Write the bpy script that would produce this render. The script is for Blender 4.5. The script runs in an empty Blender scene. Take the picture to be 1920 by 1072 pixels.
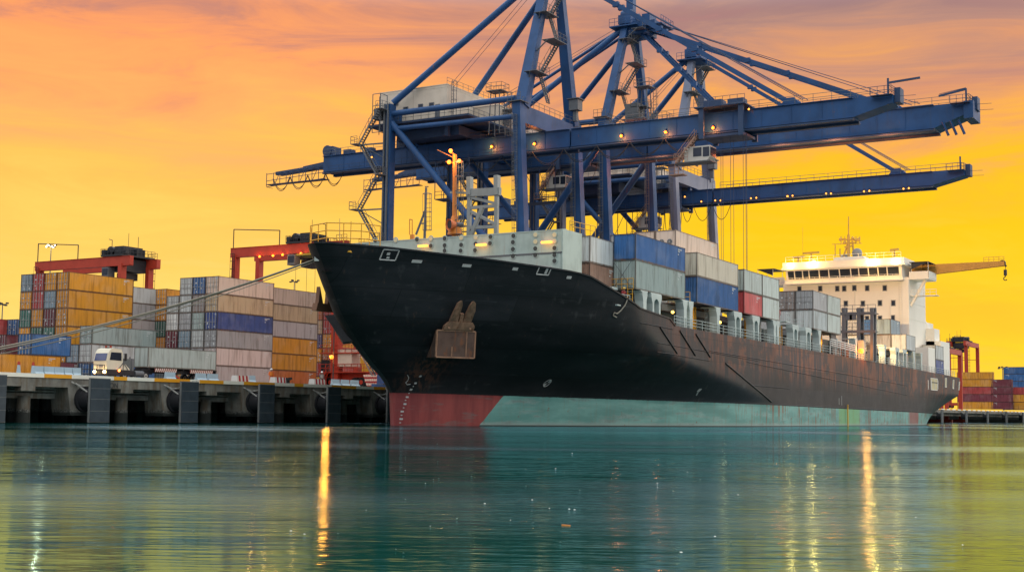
import bpy, bmesh, math, random
from math import sin, cos, pi, radians, sqrt, atan2
from mathutils import Vector, Matrix
random.seed(7)
scene = bpy.context.scene
COL = scene.collection
V = Vector
# ------------------------------------------------------------------ camera
# world: X runs along the quay (away), Y towards the land, Z up, water level 0
F_PX, HC, ROLL, CAM_Z = 2500.0, 775.0, 0.0115, 1.2
YAW = atan2(.509, .8605)
PITCH = math.atan((HC - 536.0) / F_PX)
FWD = V((cos(YAW)*cos(PITCH), sin(YAW)*cos(PITCH), sin(PITCH)))
R0 = V((sin(YAW), -cos(YAW), 0.0))
U0 = R0.cross(FWD)
RIGHT = R0*cos(ROLL) + U0*sin(ROLL)
UP = U0*cos(ROLL) - R0*sin(ROLL)
EYE = V((0, 0, CAM_Z))
def ray(px, py):
    return FWD + RIGHT*((px-960)/F_PX) - UP*((py-536)/F_PX)
def atY(px, py, q):
    d = ray(px, py); return EYE + d*(q/d.y)
def atX(px, py, s):
    d = ray(px, py); return EYE + d*(s/d.x)
cam_data = bpy.data.cameras.new("camera")
cam = bpy.data.objects.new("camera", cam_data); COL.objects.link(cam)
M = Matrix((RIGHT, UP, -FWD)).transposed().to_4x4(); M.translation = EYE
cam.matrix_world = M
cam_data.sensor_width = 36.0; cam_data.lens = 36.0*F_PX/1920
cam_data.clip_start = .1; cam_data.clip_end = 9000
scene.camera = cam
scene.view_settings.view_transform = 'Standard'
scene.view_settings.look = 'None'
scene.view_settings.exposure = 0.15
scene.view_settings.gamma = 1.0
scene.cycles.use_denoising = True
scene.cycles.max_bounces = 6
scene.cycles.sample_clamp_indirect = 4.0

# ------------------------------------------------------------------ mesh helper
class MB:
    def __init__(s): s.v=[]; s.f=[]; s.m=[]; s.sm=[]
    def add(s, vs, fs, mi=0, smooth=False):
        b=len(s.v); s.v += [tuple(p) for p in vs]
        for f in fs:
            s.f.append([i+b for i in f]); s.m.append(mi); s.sm.append(smooth)
        return s
    def box(s, x0,y0,z0,x1,y1,z1, mi=0):
        if x0>x1: x0,x1=x1,x0
        if y0>y1: y0,y1=y1,y0
        if z0>z1: z0,z1=z1,z0
        return s.add([(x0,y0,z0),(x1,y0,z0),(x1,y1,z0),(x0,y1,z0),(x0,y0,z1),(x1,y0,z1),(x1,y1,z1),(x0,y1,z1)],
            [(3,2,1,0),(4,5,6,7),(0,1,5,4),(1,2,6,5),(2,3,7,6),(3,0,4,7)], mi)
    def cbox(s, c, sz, mi=0):
        return s.box(c[0]-sz[0]/2,c[1]-sz[1]/2,c[2]-sz[2]/2,c[0]+sz[0]/2,c[1]+sz[1]/2,c[2]+sz[2]/2,mi)
    def bar(s, a, b, w, h, mi=0, up=(0,0,1), w2=None, h2=None):
        a=V(a); b=V(b); d=(b-a)
        if d.length<1e-6: return s
        d.normalize(); up=V(up)
        if abs(d.dot(up))>.98: up=V((1,0,0))
        x=d.cross(up).normalized(); y=x.cross(d).normalized()
        w2=w if w2 is None else w2; h2=h if h2 is None else h2
        vs=[]
        for p,ww,hh in ((a,w,h),(b,w2,h2)):
            for sx,sy in ((-1,-1),(1,-1),(1,1),(-1,1)): vs.append(p+x*(sx*ww/2)+y*(sy*hh/2))
        return s.add(vs,[(0,1,2,3),(7,6,5,4),(0,4,5,1),(1,5,6,2),(2,6,7,3),(3,7,4,0)],mi)
    def tube(s, a, b, r, r2=None, n=8, mi=0, cap=True):
        a=V(a); b=V(b); d=b-a
        if d.length<1e-6: return s
        d.normalize(); up=V((0,0,1)) if abs(d.z)<.95 else V((1,0,0))
        x=d.cross(up).normalized(); y=x.cross(d)
        r2=r if r2 is None else r2
        vs=[]
        for p,rr in ((a,r),(b,r2)):
            for i in range(n):
                t=2*pi*i/n; vs.append(p+x*(cos(t)*rr)+y*(sin(t)*rr))
        s.add(vs,[(i,i+n,(i+1)%n+n,(i+1)%n) for i in range(n)],mi,True)
        if cap:
            s.add(vs,[tuple(range(n)),tuple(range(2*n-1,n-1,-1))],mi)
        return s
    def path(s, pts, r, n=6, mi=0):
        for a,b in zip(pts,pts[1:]): s.tube(a,b,r,n=n,mi=mi,cap=False)
        return s
    def ball(s, c, r, nu=10, nv=6, mi=0, sc=(1,1,1), half=False):
        vs=[]; fs=[]
        for j in range(nv+1):
            ph=(pi/2 if half else pi)*j/nv
            for i in range(nu):
                t=2*pi*i/nu
                vs.append((c[0]+r*sc[0]*sin(ph)*cos(t), c[1]+r*sc[1]*sin(ph)*sin(t), c[2]+r*sc[2]*cos(ph)))
        for j in range(nv):
            for i in range(nu):
                fs.append((j*nu+i,(j+1)*nu+i,(j+1)*nu+(i+1)%nu,j*nu+(i+1)%nu))
        return s.add(vs,fs,mi,True)
    def prism(s, poly, d, mi=0):
        """poly: list of 3d points; extruded by vector d"""
        n=len(poly); d=V(d); vs=[V(p) for p in poly]+[V(p)+d for p in poly]
        s.add(vs,[tuple(range(n-1,-1,-1)),tuple(range(n,2*n))]+[(i,(i+1)%n,(i+1)%n+n,i+n) for i in range(n)],mi)
        return s
    def rail(s, pts, h=1.05, sp=2.0, r=.035, mid=1, mi=0):
        for a,b in zip(pts,pts[1:]):
            a=V(a); b=V(b); L=(b-a).length; n=max(1,int(round(L/sp)))
            for i in range(n+1):
                p=a.lerp(b,i/n); s.tube(p,p+V((0,0,h)),r,n=5,mi=mi,cap=False)
            for k in range(mid+1):
                z=V((0,0,h*(k+1)/(mid+1))); s.tube(a+z,b+z,r,n=5,mi=mi,cap=False)
        return s
    def stair(s, a, b, w, wd, mi=0, rail=True):
        """flight from a up to b, width w along direction wd"""
        a=V(a); b=V(b); wd=V(wd).normalized()*(w/2)
        for k in (-1,1):
            s.bar(a+wd*k,b+wd*k,.06,.25,mi)
            if rail:
                z=V((0,0,1.0)); s.tube(a+wd*k+z,b+wd*k+z,.035,n=5,mi=mi,cap=False)
                for t in (0.02,.33,.66,.98):
                    p=a.lerp(b,t)+wd*k; s.tube(p,p+z,.03,n=5,mi=mi,cap=False)
        n=max(3,int((b.z-a.z)/.32))
        for i in range(n+1):
            p=a.lerp(b,i/n); s.bar(p-wd,p+wd,.26,.05,mi)
        return s
    def ladder(s, a, b, wd, w=.5, cage=False, mi=0, out=(0,-1,0)):
        a=V(a); b=V(b); wd=V(wd).normalized()*(w/2); o=V(out)*.75
        for k in (-1,1): s.tube(a+wd*k,b+wd*k,.035,n=5,mi=mi,cap=False)
        n=max(2,int((b-a).length/.45))
        for i in range(n+1):
            p=a.lerp(b,i/n); s.tube(p-wd,p+wd,.025,n=5,mi=mi,cap=False)
        if cage:
            m=max(2,int((b-a).length/1.3))
            for i in range(m+1):
                p=a.lerp(b,i/m)+V((0,0,0)); 
                ring=[p+wd*1.2, p+wd*1.4+o*.6, p+o, p-wd*1.4+o*.6, p-wd*1.2]
                s.path(ring,.03,n=4,mi=mi)
            for q in (wd*1.4+o*.6,o,-wd*1.4+o*.6): s.tube(a+q,b+q,.025,n=4,mi=mi,cap=False)
        return s
    def build(s, name, mats, parent=None, off=None, color=None):
        if not isinstance(mats,(list,tuple)): mats=[mats]
        if off is None: off = V(parent['_o']) if (parent is not None and '_o' in parent) else V((0,0,0))
        else: off=V(off)
        me=bpy.data.meshes.new(name)
        me.from_pydata([(p[0]-off[0],p[1]-off[1],p[2]-off[2]) for p in s.v],[],s.f)
        for m in mats: me.materials.append(m)
        me.polygons.foreach_set('material_index',s.m)
        me.polygons.foreach_set('use_smooth',s.sm)
        me.update()
        o=bpy.data.objects.new(name,me); COL.objects.link(o)
        if parent is not None:
            o.parent=parent
            o['_o']=tuple(off)
        if color: o.color=(*color,1)
        return o
def empty(name, loc, off=None):
    o=bpy.data.objects.new(name,None); COL.objects.link(o); o.location=loc; o.empty_display_size=.5
    o['_o']=tuple(off if off is not None else loc); return o
def tag(o, label=None, cat=None, group=None, kind=None):
    if label: o['label']=label
    if cat: o['category']=cat
    if group: o['group']=group
    if kind: o['kind']=kind
    return o
def copy_tree(o, parent=None):
    c=o.copy(); COL.objects.link(c)
    if parent is not None:
        c.parent=parent; c.matrix_parent_inverse=o.matrix_parent_inverse
    for ch in list(o.children): copy_tree(ch,c)
    return c

# ------------------------------------------------------------------ materials
def srgb(r,g,b):
    f=lambda c:(c/255/12.92 if c/255<=.04045 else ((c/255+.055)/1.055)**2.4)
    return (f(r),f(g),f(b))
class NT:
    def __init__(s, nt): s.nt=nt; s.n=nt.nodes; s.l=nt.links
    def new(s,t,**k):
        n=s.n.new(t)
        for a,b in k.items(): setattr(n,a,b)
        return n
    def set(s, inp, val):
        if hasattr(val,'is_output') or isinstance(val,bpy.types.NodeSocket): s.l.new(val,inp)
        else:
            if isinstance(val,(tuple,list)) and inp.type=='RGBA' and len(val)==3: val=(*val,1)
            inp.default_value=val
    def math(s,op,a,b=0.0,c=None,clamp=False):
        n=s.new('ShaderNodeMath',operation=op,use_clamp=clamp); s.set(n.inputs[0],a); s.set(n.inputs[1],b)
        if c is not None: s.set(n.inputs[2],c)
        return n.outputs[0]
    def mix(s,f,a,b,mode='MIX'):
        n=s.new('ShaderNodeMix',data_type='RGBA',blend_type=mode); s.set(n.inputs['Factor'],f)
        s.set(n.inputs[6],a); s.set(n.inputs[7],b); return n.outputs[2]
    def ramp(s,f,stops,interp='LINEAR'):
        n=s.new('ShaderNodeValToRGB'); s.set(n.inputs[0],f); cr=n.color_ramp; cr.interpolation=interp
        while len(cr.elements)<len(stops): cr.elements.new(.5)
        for e,(p,c) in zip(cr.elements,stops):
            e.position=p; e.color=(*c,1) if len(c)==3 else c
        return n.outputs[0]
    def step(s,f,a,b):
        n=s.new('ShaderNodeMapRange'); n.clamp=True; n.interpolation_type='SMOOTHSTEP'
        s.set(n.inputs[0],f); n.inputs[1].default_value=a; n.inputs[2].default_value=b; return n.outputs[0]
    def scale(s,vec,sc,loc=None):
        n=s.new('ShaderNodeMapping'); s.set(n.inputs[0],vec); n.inputs[3].default_value=sc
        if loc is not None: s.set(n.inputs[1],loc)
        return n.outputs[0]
    def noise(s,vec,scale,detail=4,rough=.55,dist=0):
        n=s.new('ShaderNodeTexNoise'); s.set(n.inputs['Vector'],vec); n.inputs['Scale'].default_value=scale
        n.inputs['Detail'].default_value=detail; n.inputs['Roughness'].default_value=rough
        n.inputs['Distortion'].default_value=dist; return n.outputs[0]
def newmat(name):
    m=bpy.data.materials.new(name); m.use_nodes=True; t=NT(m.node_tree)
    return m,t,t.n['Principled BSDF']
MATS={}
def paint(name, rgb, rough=.5, var=.25, rust=0.0, metal=0.0, streak=.5, sc=.6, spec=.4):
    if name in MATS: return MATS[name]
    m,t,b=newmat(name)
    co=t.new('ShaderNodeNewGeometry').outputs['Position']
    n1=t.noise(co,sc,5); n2=t.noise(t.scale(co,(1.6,1.6,.12)),1.0,4)
    dirt=t.math('MULTIPLY',t.step(n1,.35,.75),var)
    c=t.mix(dirt,rgb,tuple(x*.45 for x in rgb))
    c=t.mix(t.math('MULTIPLY',t.step(n2,.5,.75),var*streak),c,tuple(x*.5+.02 for x in rgb))
    if rust>0:
        n3=t.noise(t.scale(co,(1.2,1.2,.35)),1.4,6,.65)
        c=t.mix(t.step(n3,.72-.25*rust,.80-.2*rust),c,(.16,.06,.025))
    t.set(b.inputs['Base Color'],c)
    t.set(b.inputs['Roughness'],t.math('ADD',t.math('MULTIPLY',n1,.3),rough-.1))
    b.inputs['Metallic'].default_value=metal; b.inputs['Specular IOR Level'].default_value=spec
    MATS[name]=m; return m
def emit(name, rgb, st):
    if name in MATS: return MATS[name]
    m,t,b=newmat(name); b.inputs['Base Color'].default_value=(*rgb,1)
    b.inputs['Emission Color'].default_value=(*rgb,1); b.inputs['Emission Strength'].default_value=st
    MATS[name]=m; return m
def glass(name, rgb=(.015,.02,.03)):
    if name in MATS: return MATS[name]
    m,t,b=newmat(name); b.inputs['Base Color'].default_value=(*rgb,1); b.inputs['Roughness'].default_value=.08
    n=t.noise(t.new('ShaderNodeNewGeometry').outputs['Position'],.8,2)
    t.set(b.inputs['Base Color'],t.mix(n,rgb,tuple(c*2.2 for c in rgb)))
    MATS[name]=m; return m
BLUE=paint('crane_blue',(.011,.070,.205),.5,.6,.3,sc=.35,streak=.9)
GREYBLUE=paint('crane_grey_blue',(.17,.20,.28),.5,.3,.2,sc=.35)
BLUE_DARK=paint('crane_blue_machinery',(.03,.06,.13),.55,.4)
WHITE=paint('white_paint',(.72,.70,.64),.5,.22,.12)
HOUSE=paint('house_paint',(.68,.58,.46),.5,.25,.05)
DARK=paint('dark_steel',(.022,.025,.03),.55,.3)
GREYSTEEL=paint('grey_steel',(.12,.13,.14),.5,.35,.15)
RED=paint('crane_red',(.45,.045,.02),.5,.3,.05)
YELLOW=paint('safety_yellow',(.7,.36,.03),.5,.25)
ORANGE=paint('mast_orange',(.65,.22,.03),.5,.25)
RUBBER=paint('rubber',(.012,.012,.014),.8,.2)
DECKG=paint('deck_green',(.36,.46,.41),.5,.22,.12)
PALE=paint('pale_green_white',(.45,.52,.49),.5,.22,.14)
RUST=paint('rusty_steel',(.24,.12,.07),.75,.6,.55)
GLASS=glass('window_glass')
ROPE=paint('rope_fibre',(.34,.30,.24),.9,.3)
LAMP=emit('lamp_orange',(1,.19,.015),3.0)
LAMP_Y=emit('lamp_yellow',(1,.62,.12),3.2)
LAMP_S=emit('lamp_small',(1,.34,.05),2.6)
LAMP_W=emit('lamp_white',(1,.92,.65),8)

# ------------------------------------------------------------------ world and sun
def make_world():
    w=bpy.data.worlds.new("World"); scene.world=w; w.use_nodes=True; t=NT(w.node_tree)
    bg=t.n['Background']
    d=t.new('ShaderNodeTexCoord').outputs['Generated']
    sep=t.new('ShaderNodeSeparateXYZ'); t.set(sep.inputs[0],d)
    x,y,z=sep.outputs
    # azimuth measured from the camera's heading, in radians, positive to the right
    az=t.math('SUBTRACT',YAW,t.math('ARCTAN2',y,x))
    zz=t.math('MAXIMUM',z,0.0)
    st=t.scale(d,(1.0,1.0,4.5))
    n1=t.noise(st,2.3,6,.6,.6); n2=t.noise(t.scale(d,(1,1,6.0),(3.1,1.7,.4)),5.5,6,.62,.8)
    n3=t.noise(t.scale(d,(1.0,1.0,2.2),(7,2,5)),1.1,3,.5)
    wob=t.math('MULTIPLY',t.math('SUBTRACT',n1,.5),.11)
    wob2=t.math('MULTIPLY',t.math('SUBTRACT',n2,.5),.17)
    e=t.math('ADD',t.math('ADD',t.math('ADD',zz,wob),wob2),.1)
    left=t.ramp(e,[(.06,srgb(255,216,124)),(.20,srgb(255,207,96)),(.25,srgb(255,194,88)),(.30,srgb(255,176,98)),(.345,srgb(255,163,96)),
                   (.37,srgb(240,152,102)),(.395,srgb(208,138,112)),(.43,srgb(172,126,122)),(.55,srgb(150,138,146))])
    rgt=t.ramp(e,[(.06,srgb(255,208,90)),(.18,srgb(255,206,36)),(.235,srgb(255,199,4)),(.275,srgb(255,188,32)),(.31,srgb(240,165,88)),
                   (.345,srgb(214,149,110)),(.37,srgb(186,138,120)),(.41,srgb(152,120,122)),(.55,srgb(146,134,146))])
    warm=t.mix(t.step(az,-.26,.20),left,rgt)
    # warm pink-grey underlit cloud sheets and brighter breaks
    cl=t.math('MULTIPLY',t.step(n2,.50,.72),t.step(zz,.14,.3))
    warm=t.mix(t.math('MULTIPLY',cl,.55),warm,srgb(192,132,118))
    br=t.math('MULTIPLY',t.step(n2,.50,.70),t.step(zz,.24,.05))
    warm=t.mix(t.math('MULTIPLY',br,.5),warm,t.mix(t.step(az,-.2,.15),srgb(255,222,120),srgb(255,222,40)))
    bands=t.math('MULTIPLY',t.step(n1,.50,.68),t.step(zz,.02,.08))
    warm=t.mix(t.math('MULTIPLY',bands,.38),warm,t.mix(t.step(zz,.12,.25),srgb(255,178,52),srgb(214,138,108)))
    # high, pale cloud overhead (out of frame) is what lights the harbour
    hi_f=t.ramp(n3,[(.3,(1.45,1.66,1.85)),(.7,(2.5,2.6,2.7))])
    hi_b=t.ramp(n3,[(.3,(1.05,1.10,1.18)),(.7,(1.75,1.74,1.72))])
    hi=t.mix(t.step(t.math('COSINE',az),.15,.75),hi_b,hi_f)
    hif=t.step(zz,.29,.40)
    # away from the sunset the low sky is a cool grey lilac
    back=t.math('ADD',t.step(az,.42,.75),t.step(t.math('MULTIPLY',az,-1.0),.75,1.9),clamp=True)
    cool=t.ramp(zz,[(0,(.25,.215,.25)),(.12,(.34,.31,.36)),(.35,(.8,.84,.92)),(.7,(1.1,1.2,1.35))])
    c=t.mix(back,warm,cool)
    c=t.mix(hif,c,hi)
    # thin share of the clear-air sky behind the clouds
    sky=t.new('ShaderNodeTexSky'); sky.sky_type='NISHITA'; sky.sun_disc=False
    sky.sun_elevation=radians(10); sky.sun_rotation=pi/2-(YAW-1.25)
    k=t.new('ShaderNodeVectorMath',operation='SCALE'); t.l.new(sky.outputs[0],k.inputs[0]); k.inputs['Scale'].default_value=.10
    c=t.mix(.025,c,k.outputs[0])
    below=t.step(z,-.02,.0)
    c=t.mix(below,(.03,.06,.06),c)
    t.l.new(c,bg.inputs[0]); bg.inputs[1].default_value=SKY_STRENGTH
SKY_STRENGTH=1.0
make_world()
sd=bpy.data.lights.new('sun','SUN'); sd.energy=.6; sd.angle=radians(20); sd.color=(1,.72,.45)
sun=bpy.data.objects.new('sun',sd); COL.objects.link(sun)
_a=YAW-1.25; _el=radians(10)
sun.rotation_euler=V((-cos(_a)*cos(_el),-sin(_a)*cos(_el),-sin(_el))).to_track_quat('-Z','Y').to_euler()
def spot(loc, to, col, power, ang=70, r=.3, name='lamp_light'):
    l=bpy.data.lights.new(name,'SPOT'); l.energy=power; l.color=col; l.shadow_soft_size=r; l.spot_size=radians(ang); l.spot_blend=.6
    o=bpy.data.objects.new(name,l); COL.objects.link(o); o.location=loc
    o.rotation_euler=(V(to)-V(loc)).to_track_quat('-Z','Y').to_euler(); return o
def point(loc, col, power, r=.3, name='lamp_light'):
    l=bpy.data.lights.new(name,'POINT'); l.energy=power; l.color=col; l.shadow_soft_size=r
    o=bpy.data.objects.new(name,l); COL.objects.link(o); o.location=loc; return o

# ================================================================== SETTING
def atZ(px, py, z):
    d=ray(px,py); return EYE+d*((z-CAM_Z)/d.z)
# ---- water
def make_water():
    m,t,b=newmat('harbour_water')
    co=t.new('ShaderNodeNewGeometry').outputs['Position']
    # long soft swell and wind ripple whose crests lie across the basin
    ro=t.new('ShaderNodeVectorRotate',rotation_type='Z_AXIS'); t.set(ro.inputs['Vector'],co); ro.inputs['Angle'].default_value=-YAW
    rc=ro.outputs[0]
    w1=t.noise(t.scale(rc,(.30,.10,1)),1.0,3,.5,.4)
    w2=t.noise(t.scale(rc,(2.4,.55,1)),1.0,3,.55,.5)
    w3=t.noise(t.scale(rc,(7,2.2,1)),1.0,2,.5)
    calm=t.step(t.noise(t.scale(rc,(.05,.02,1)),1.0,2,.5),.40,.62)
    patch=t.step(t.noise(t.scale(rc,(.035,.014,1),(3,8,0)),1.0,3,.55),.47,.62)
    h=t.math('ADD',t.math('MULTIPLY',w1,.05),t.math('MULTIPLY',w2,t.math('ADD',.010,t.math('MULTIPLY',calm,.022))))
    h=t.math('ADD',h,t.math('MULTIPLY',w3,t.math('ADD',.0015,t.math('MULTIPLY',patch,.006))))
    bp=t.new('ShaderNodeBump'); bp.inputs['Strength'].default_value=1.0; bp.inputs['Distance'].default_value=1.0
    t.set(bp.inputs['Height'],h)
    n=t.noise(t.scale(co,(.05,.05,1)),1.0,3)
    # green silty body under a cool-tinted surface reflection
    df=t.new('ShaderNodeBsdfDiffuse'); t.set(df.inputs['Color'],t.mix(n,(.0004,.042,.028),(.0015,.056,.040)))
    gl=t.new('ShaderNodeBsdfGlossy'); gl.inputs['Color'].default_value=(.55,.82,.96,1)
    t.set(gl.inputs['Roughness'],t.math('ADD',.055,t.math('MULTIPLY',patch,.10))); t.set(gl.inputs['Normal'],bp.outputs[0])
    fr=t.new('ShaderNodeFresnel'); fr.inputs['IOR'].default_value=1.34; t.set(fr.inputs['Normal'],bp.outputs[0])
    mx=t.new('ShaderNodeMixShader'); t.l.new(fr.outputs[0],mx.inputs[0]); t.l.new(df.outputs[0],mx.inputs[1]); t.l.new(gl.outputs[0],mx.inputs[2])
    t.l.new(mx.outputs[0],t.n['Material Output'].inputs['Surface'])
    mb=MB(); mb.add([(-400,-3000,0),(6000,-3000,0),(6000,112,0),(-400,112,0)],[(0,1,2,3)])
    o=mb.build('water',m); tag(o,kind='structure')
make_water()

# ---- concrete
def concrete(name, rgb, dark=.5, tide=False):
    m,t,b=newmat(name)
    co=t.new('ShaderNodeNewGeometry').outputs['Position']
    n1=t.noise(co,.5,6,.6); n2=t.noise(t.scale(co,(1.5,1.5,.2)),1.2,5,.6); n3=t.noise(co,6,4,.6)
    c=t.mix(t.step(n1,.3,.75),rgb,tuple(x*dark for x in rgb))
    c=t.mix(t.math('MULTIPLY',t.step(n2,.44,.64),.75),c,(rgb[0]*.45,rgb[1]*.33,rgb[2]*.22))
    c=t.mix(t.math('MULTIPLY',t.step(n3,.55,.8),.4),c,tuple(x*.4 for x in rgb))
    if tide:
        sep=t.new('ShaderNodeSeparateXYZ'); t.set(sep.inputs[0],co)
        zt=t.math('ADD',sep.outputs[2],t.math('MULTIPLY',t.math('SUBTRACT',n3,.5),.5))
        c=t.mix(t.step(zt,1.25,1.0),c,t.mix(t.step(t.noise(co,14,2),.5,.62),(.035,.034,.028),(.30,.29,.25)))
        c=t.mix(t.step(zt,1.0,.8),c,(.018,.020,.016))
    t.set(b.inputs['Base Color'],c); b.inputs['Roughness'].default_value=.85
    bp=t.new('ShaderNodeBump'); bp.inputs['Strength'].default_value=.4; bp.inputs['Distance'].default_value=.04
    t.set(bp.inputs['Height'],n3); t.set(b.inputs['Normal'],bp.outputs[0])
    return m
CONC=concrete('quay_concrete',(.25,.23,.19),.38,True)
PILEM=concrete('pile_concrete',(.22,.20,.165),.42,True)
APRON=concrete('apron_asphalt',(.14,.135,.13),.7)
KERBW=paint('kerb_white',(.86,.80,.66),.6,.15,.03)
KERBY=paint('kerb_yellow',(.85,.36,.015),.6,.15,.02)
QY=89.0; ZG=5.0
X0,X1=20.0,760.0
ZPROF=[(92,3.80),(112,4.40),(120,4.72),(132,5.0)]
def zq(q):
    for (a,b),(c,d) in zip(ZPROF,ZPROF[1:]):
        if q<=c: return b+(d-b)*max(0,q-a)/(c-a)
    return ZG
FS=[70.2-1.0+10.62*k for k in range(-4,62)]     # fender centres along the quay
def make_quay():
    mb=MB()
    # apron: rises gently from the quay edge to the yard, then runs to the horizon
    prof=[(QY+.5,3.72)]+ZPROF+[(400,ZG),(4000,ZG)]
    vs=[];fs=[]
    for x in (-600,7000):
        for y,z in prof: vs.append((x,y,z))
    n=len(prof)
    mb.add(vs,[(i,i+n,i+n+1,i+1) for i in range(n-1)])
    tag(mb.build('quay_pavement',APRON),kind='structure')
    mb=MB()
    mb.box(X0,QY,2.95,X1,QY+.9,3.715)            # edge beam
    mb.box(X0,QY+1.7,2.0,X1,QY+2.6,2.45)        # lower service beam
    mb.box(X0,QY+.9,3.2,X1,114,3.50)            # slab soffit
    for z in (2.62,2.86): mb.tube((X0,QY+1.6,z),(X1,QY+1.6,z),.09)
    for s in FS:                                 # fender headstocks
        if s>300: continue
        mb.prism([(s-2.3,QY-.02,3.2),(s+1.9,QY-.02,3.2),(s+1.6,QY-.02,.62),(s-1.9,QY-.02,.62)],(0,2.2,0))
        mb.box(s+3.6,QY-.03,2.6,s+5.0,QY+.8,3.3)
        for dy in (4.5,9.5,14.5,19.5): mb.box(s+2.2,QY+dy,2.3,s+3.2,QY+dy+1.0,3.2)
    mb.add([(X0,113,-1),(X1,113,-1),(X1,113,3.4),(X0,113,3.4)],[(0,1,2,3)])
    tag(mb.build('quay',CONC),kind='structure')
    # painted kerb
    yl=[(-70,-8),(81,133),(212,237),(288,355),(373,418),(456,514),(551,568),(621,667),(700,722)]
    seg=[(atY(a,720,QY).x,atY(b,720,QY).x) for a,b in yl]
    s=seg[-1][1]
    while s<X1-8:
        s+=4.2; seg.append((s,s+2.9)); s+=2.9
    mb=MB(); cur=X0
    for a,b in seg:
        mb.box(cur,QY-.08,3.70,a,QY+.5,4.02,0); mb.box(a,QY-.08,3.70,b,QY+.5,4.02,1); cur=b
    mb.box(cur,QY-.08,3.70,X1,QY+.5,4.02,0)
    tag(mb.build('kerb',[KERBW,KERBY]),kind='structure')
make_quay()
def make_piles():
    proto=None
    for s in FS:
        if 128<s or s<60: continue
        bay=max(0,int(round((s-70)/10.62)))
        for dx in (2.7,5.2,7.7):
            for row,y in enumerate((QY+1.6,QY+6.5,QY+11.5)):
                if s>262 and row>0: continue
                if dx>6 and row==0: continue
                if proto is None:
                    mb=MB(); mb.tube((0,0,-1.5),(0,0,2.2),.55,n=14); mb.tube((0,0,-1.5),(0,0,1.0),.62,.58,n=14)
                    proto=mb.build('pile',PILEM); o=proto
                else:
                    o=proto.copy(); COL.objects.link(o)
                o.location=(s+dx,y,0)
                rown=('front','second','third')[row]
                nth=['first','second','third','fourth','fifth','sixth','seventh']
                if s<262 and bay<6: tag(o,'round barnacled %s row pile, %s in the gap right of the %s fender'%(rown,{2.7:'left',5.2:'right',7.7:'rightmost'}[dx],nth[bay]),'pile','%s row piles under the quay'%rown)
                else: tag(o,'round barnacled concrete pile in the front row under the distant quay deck','pile','piles of the distant quay')
make_piles()
def make_fenders():
    FM=paint('fender_panel',(.035,.048,.058),.6,.45,.06,sc=1.5)
    FEDGE=paint('fender_edge',(.18,.18,.17),.7,.5,.3)
    CH=paint('fender_chain',(.40,.38,.34),.7,.3,.2)
    root0=None; k=0
    names=['first','second','third','fourth','fifth','sixth','seventh']
    for s in FS:
        if 135<s<300 or s<60 or s>560: continue
        if s>300 and int(round((s-69.2)/10.62))%3: continue
        if root0 is None:
            r=empty('fender',(s,QY,0))
            mb=MB(); mb.box(s-1.05,QY-1.45,.12,s+1.05,QY-1.15,3.72,0)
            mb.box(s-1.12,QY-1.38,.06,s+1.12,QY-1.20,.12,1); mb.box(s-1.12,QY-1.38,3.72,s+1.12,QY-1.20,3.78,1)
            mb.box(s-1.12,QY-1.38,.12,s-1.05,QY-1.2,3.72,1)
            for z in (1.0,2.0,2.9): mb.box(s-1.06,QY-1.457,z,s+1.06,QY-1.45,z+.03,1)
            mb.build('panel',[FM,FEDGE],r)
            mb=MB(); mb.tube((s-.5,QY-1.15,2.0),(s-.5,QY,2.0),.75,.95,n=18); mb.tube((s-.5,QY-.25,2.0),(s-.5,QY-.021,2.0),1.08,n=18)
            mb.build('rubber_cone',RUBBER,r)
            mb=MB()
            for q in (-1,):
                a=V((s-1.5,QY-.05,3.3)); b=V((s-.75,QY-1.15,2.35)); mb.tube(a,b,.075,n=6)
            mb.build('tie_bar',CH,r)
            mb=MB(); pts=[]
            for i in range(9):
                u=i/8; pts.append(V((s-2.0+1.6*u,QY-.1-1.05*u,3.45-.32*sin(pi*u))))
            for i in range(8):
                p,q=pts[i],pts[i+1]; mb.bar(p,p.lerp(q,.9),.1 if i%2 else .05,.05 if i%2 else .1)
            mb.build('chain',CH,r); root0=r
        else:
            r=copy_tree(root0); r.location=(s,QY,0)
        if s<262:
            i=k; k+=1
            lab=['dark fender panel in the bottom left corner cut by the edge of the photo','dark fender panel under the yard truck, graffiti beside it','dark fender panel with a white steel ladder on its right','dark fender panel beneath the striped block nearest the trailer',
                 'dark fender panel below the orange worker and the black bollard','dark fender panel nearest the ship bow, half in its shadow','dark fender panel hidden beside the red bow']
            tag(r,lab[min(i,6)],'fender','fenders along the near quay')
        else: tag(r,'small dark fender panel on the distant quay past the stern','fender','fenders along the far quay')
make_fenders()
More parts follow.
